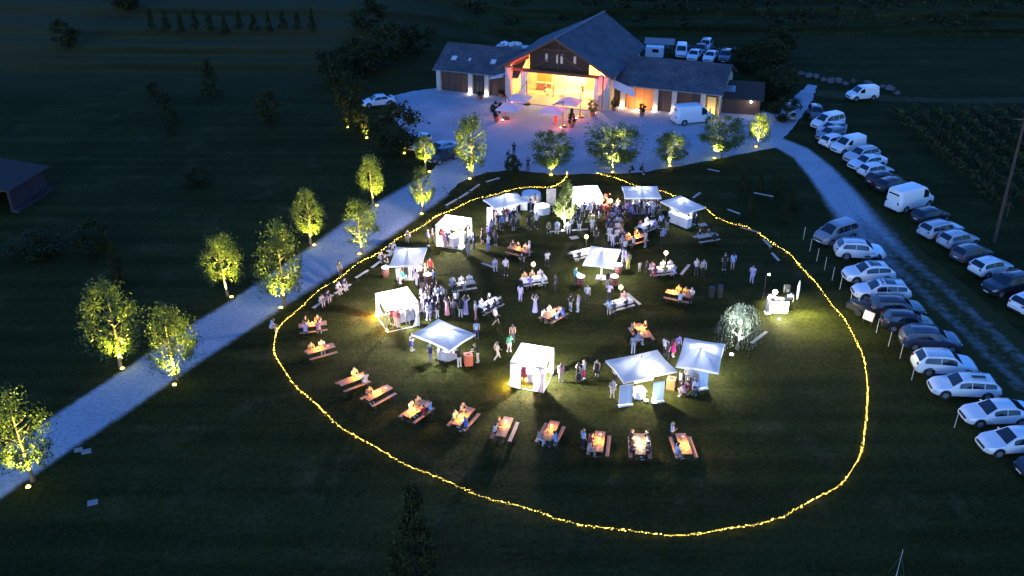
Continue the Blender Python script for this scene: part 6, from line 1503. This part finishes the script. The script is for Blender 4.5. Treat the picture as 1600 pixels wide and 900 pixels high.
crowd('in front of the back-left parasol', [((770, 348), 'stand', 0, 'maroon top', 'dark trousers', 'standing'), ((776, 351), 'hold', 10, 'beige top', 'grey trousers', 'standing'), ((784, 360), 'stand', 0, 'blue shirt', 'dark trousers', 'standing'), ((792, 347), 'hold', 10, 'red shirt', 'pale trousers', 'standing'), ((803, 350), 'stand', -10, 'black shirt', 'dark trousers', 'standing'), ((802, 360), 'stand', 20, 'dark maroon dress', '', 'standing'), ((810, 356), 'hold', 60, 'grey top', 'dark trousers', 'standing')])
crowd('behind the bar of the back-left parasol', [((781, 334), 'stand', 180, 'white shirt', 'white trousers', 'serving'), ((806, 332), 'hold', 190, 'white tee', 'white trousers', 'serving'), ((794, 333), 'stand', 180, 'pink top', 'dark trousers', 'serving')])
crowd('in the row at the back gazebo', [((898, 340), 'stand', 0, 'black shirt', 'black trousers', 'first from the left'), ((907, 343), 'hold', 0, 'white tee', 'navy trousers', 'second from the left'), ((913, 339), 'stand', 10, 'navy shirt', 'dark trousers', 'third from the left'), ((920, 341), 'stand', 0, 'sky shirt', 'dark trousers', 'fourth from the left'),
   ((928, 340), 'hold', -10, 'black dress', '', 'fifth from the left'), ((935, 340), 'stand', 0, 'navy top', 'grey trousers', 'sixth from the left'), ((939, 341), 'hold', 20, 'maroon top', 'navy trousers', 'seventh from the left'), ((957, 343), 'hold', 30, 'dark top', 'dark trousers', 'ninth from the left'), ((948, 343), 'stand', 0, 'red top', 'black trousers', 'eighth from the left')])
crowd('inside the back gazebo', [((913, 334), 'stand', 180, 'white shirt', 'white trousers', 'serving'), ((925, 332), 'stand', 170, 'grey shirt', 'white trousers', 'serving')])
crowd('in the long queue below the back gazebo', [((965, 333), 'stand', 160, 'white dress', '', 'standing first'), ((959, 342), 'stand', 0, 'grey top', 'dark trousers', 'standing'), ((964, 348), 'hold', 0, 'violet shirt', 'navy trousers', 'standing'), ((972, 346), 'stand', -20, 'black shirt', 'black trousers', 'standing'), ((957, 352), 'hold', -20, 'lilac top', 'dark trousers', 'standing'),
   ((965, 361), 'stand', 0, 'white shirt', 'pale trousers', 'standing'), ((955, 358), 'stand', 10, 'dark top', 'dark trousers', 'standing'), ((964, 370), 'hold', 10, 'white tee', 'black trousers', 'standing'), ((952, 378), 'stand', 0, 'pale shirt', 'pale trousers', 'standing'), ((957, 386), 'hold', -10, 'white top', 'lilac trousers', 'standing'),
   ((963, 381), 'stand', 20, 'pale striped top', 'dark trousers', 'standing'), ((969, 376), 'stand', -30, 'grey shirt', 'navy trousers', 'standing'), ((950, 366), 'stand', 20, 'navy top', 'dark trousers', 'standing'), ((972, 356), 'hold', 40, 'black tee', 'grey trousers', 'standing')])
crowd('at the end of the queue by the thick-pole parasol', [((973, 412), 'hold', 60, 'sky shirt', 'pale trousers', 'standing'), ((981, 421), 'stand', 20, 'olive top', 'yellow trousers', 'standing'), ((976, 398), 'stand', 30, 'white shirt', 'navy trousers', 'standing'), ((971, 392), 'stand', 0, 'grey top', 'navy trousers', 'standing'), ((977, 416), 'stand', 100, 'violet shirt', 'navy trousers', 'standing')])
crowd('at the wide bar parasol', [((978, 331), 'stand', -40, 'dark shirt', 'dark trousers', 'standing'), ((979, 339), 'hold', -20, 'violet shirt', 'dark trousers', 'standing'), ((985, 343), 'stand', 0, 'blue shirt', 'navy trousers', 'standing'), ((1001, 335), 'hold', 0, 'dark violet dress', '', 'standing'), ((1007, 336), 'hold', -10, 'white shirt', 'pale shorts', 'standing'),
   ((1016, 334), 'stand', 10, 'white tee', 'violet trousers', 'standing'), ((1024, 330), 'hold', 60, 'maroon shirt', 'navy trousers', 'standing'), ((1027, 334), 'stand', 70, 'black shirt', 'black trousers', 'standing'), ((995, 336), 'stand', 10, 'lilac top', 'navy trousers', 'standing'), ((1012, 330), 'stand', 0, 'navy top', 'dark trousers', 'standing'), ((1020, 339), 'hold', 30, 'pale top', 'grey trousers', 'standing')])
crowd('behind the counter of the wide bar parasol', [((987, 328), 'stand', 180, 'white shirt', 'white trousers', 'serving'), ((994, 328), 'serve', 180, 'white tee', 'white trousers', 'serving'), ((1004, 327), 'stand', 175, 'grey top', 'dark trousers', 'serving')])
crowd('at the white counter by the right string lights', [((1049, 341), 'stand', 170, 'white shirt', 'dark trousers', 'serving behind'), ((1065, 345), 'serve', 180, 'white tee', 'white trousers', 'serving behind'), ((1056, 342), 'stand', 180, 'dark top', 'dark trousers', 'serving behind'), ((1079, 351), 'hold', 100, 'pale striped shirt', 'dark trousers', 'standing right'), ((1085, 351), 'stand', 110, 'navy shirt', 'navy trousers', 'standing right'), ((1073, 347), 'stand', 140, 'lilac shirt', 'dark trousers', 'standing right')])
crowd('behind the serving table of the wide blue-banner parasol', [((994, 596), 'stand', 180, 'white shirt', 'white trousers', 'serving'), ((1008, 594), 'serve', 180, 'cream top', 'white trousers', 'serving'), ((1016, 596), 'stand', 170, 'white tee', 'beige trousers', 'serving')])
crowd('on the ground before the square willow parasol', [((1077, 616), 'lean', 120, 'maroon top', 'maroon trousers', 'crouching'), ((1070, 621), 'lean', 60, 'pink top', 'beige trousers', 'crouching'), ((1083, 606), 'lean', 180, 'grey top', 'pale trousers', 'sitting'), ((1088, 613), 'lean', 150, 'sky top', 'navy trousers', 'sitting')])
crowd('in the front gazebo', [((818, 597), 'stand', 160, 'maroon dress', '', 'standing'), ((828, 592), 'stand', 180, 'white shirt', 'red trousers', 'standing')])
crowd('in the crowd right of the orange-glowing gazebo', [((676, 468), 'stand', 40, 'dark brown top', 'black trousers', 'standing'), ((683, 466), 'hold', 20, 'black striped top', 'navy trousers', 'standing'), ((667, 474), 'stand', 60, 'maroon shirt', 'dark trousers', 'standing'),
   ((677, 494), 'hold', 40, 'navy tee', 'navy trousers', 'standing'), ((691, 484), 'stand', 10, 'black jacket', 'black trousers', 'standing'), ((695, 476), 'stand', 30, 'olive shirt', 'dark trousers', 'standing')])
crowd('in the long queue below the back gazebo', [((968, 341), 'stand', 10, 'navy shirt', 'navy trousers', 'standing'), ((954, 347), 'stand', 0, 'black jacket', 'dark trousers', 'standing'), ((970, 366), 'stand', 10, 'dark brown shirt', 'black trousers', 'standing'), ((959, 366), 'hold', 0, 'dark blue shirt', 'navy trousers', 'standing'),
   ((958, 376), 'stand', -10, 'black striped shirt', 'dark trousers', 'standing'), ((974, 384), 'stand', 30, 'navy jacket', 'dark trousers', 'standing'), ((949, 356), 'stand', -30, 'maroon tee', 'black trousers', 'standing'), ((967, 354), 'stand', 10, 'dark grey shirt', 'black trousers', 'standing')])
crowd('at the wide bar parasol', [((991, 339), 'stand', 0, 'black jacket', 'navy trousers', 'standing'), ((1010, 341), 'hold', 20, 'dark blue top', 'navy trousers', 'standing'), ((998, 342), 'stand', -10, 'dark brown shirt', 'dark trousers', 'standing'), ((1030, 342), 'stand', 60, 'navy tee', 'black trousers', 'standing')])
crowd('in front of the back-left parasol', [((797, 352), 'stand', 0, 'navy shirt', 'navy trousers', 'standing'), ((787, 349), 'stand', 10, 'dark brown top', 'black trousers', 'standing'), ((779, 358), 'hold', 20, 'black striped shirt', 'dark trousers', 'standing')])
crowd('in the row at the back gazebo', [((903, 346), 'stand', 10, 'black tee', 'navy trousers', 'in front of second'), ((917, 347), 'stand', 0, 'dark blue shirt', 'black trousers', 'in front of fourth'), ((932, 347), 'hold', -10, 'dark brown top', 'dark trousers', 'in front of sixth')])
for x, y, lab, top, bot in ((4.2, 4.8, 'standing at the bar counter in the barn porch', 'brown top', 'dark trousers'), (5.8, 3.6, 'standing in the bright middle of the barn porch', 'yellow top', 'beige trousers'), (9.6, 5.2, 'standing at the yellow wall of the barn porch', 'orange top', 'dark trousers'), (12.0, 4.9, 'standing at the right bay of the barn porch', 'white shirt', 'dark trousers')):
    person(B(x, y, 0), 'hold', pr.uniform(100, 250), top, bot, lab, z=.1, group='people in the barn porch')
# dog on the gravel: barrel chest, neck, muzzle, jointed legs, tail
b = MB()
b.cap((0, .18, .40), (0, -.18, .43), .125, .095); b.cap((0, .22, .46), (0, .36, .60), .075, .06); b.ball((0, .40, .63), .075, 8, 6); b.cap((0, .42, .62), (0, .54, .585), .045, .03)
for s in (-1, 1):
    b.cap((.06 * s, .40, .69), (.07 * s, .37, .62), .02, .014)
    b.cap((.07 * s, .18, .36), (.07 * s, .17, .20), .045, .028); b.cap((.07 * s, .17, .20), (.07 * s, .19, .03), .026, .024); b.cap((.07 * s, .19, .025), (.07 * s, .23, .02), .026, .02)
    b.cap((.07 * s, -.18, .40), (.075 * s, -.10, .26), .065, .04); b.cap((.075 * s, -.10, .26), (.075 * s, -.24, .17), .036, .024); b.cap((.075 * s, -.24, .17), (.075 * s, -.22, .03), .024, .022); b.cap((.075 * s, -.22, .025), (.075 * s, -.18, .02), .026, .02)
b.cap((0, -.26, .46), (0, -.44, .58), .028, .012)
me = grown(b, .014, M['hair'], .4, 2)
o = link('dog', me, None, P(793, 244), R(-30), (.05, .04, .03)); tag(o, 'small dark dog beside the walker on the gravel yard', 'dog')
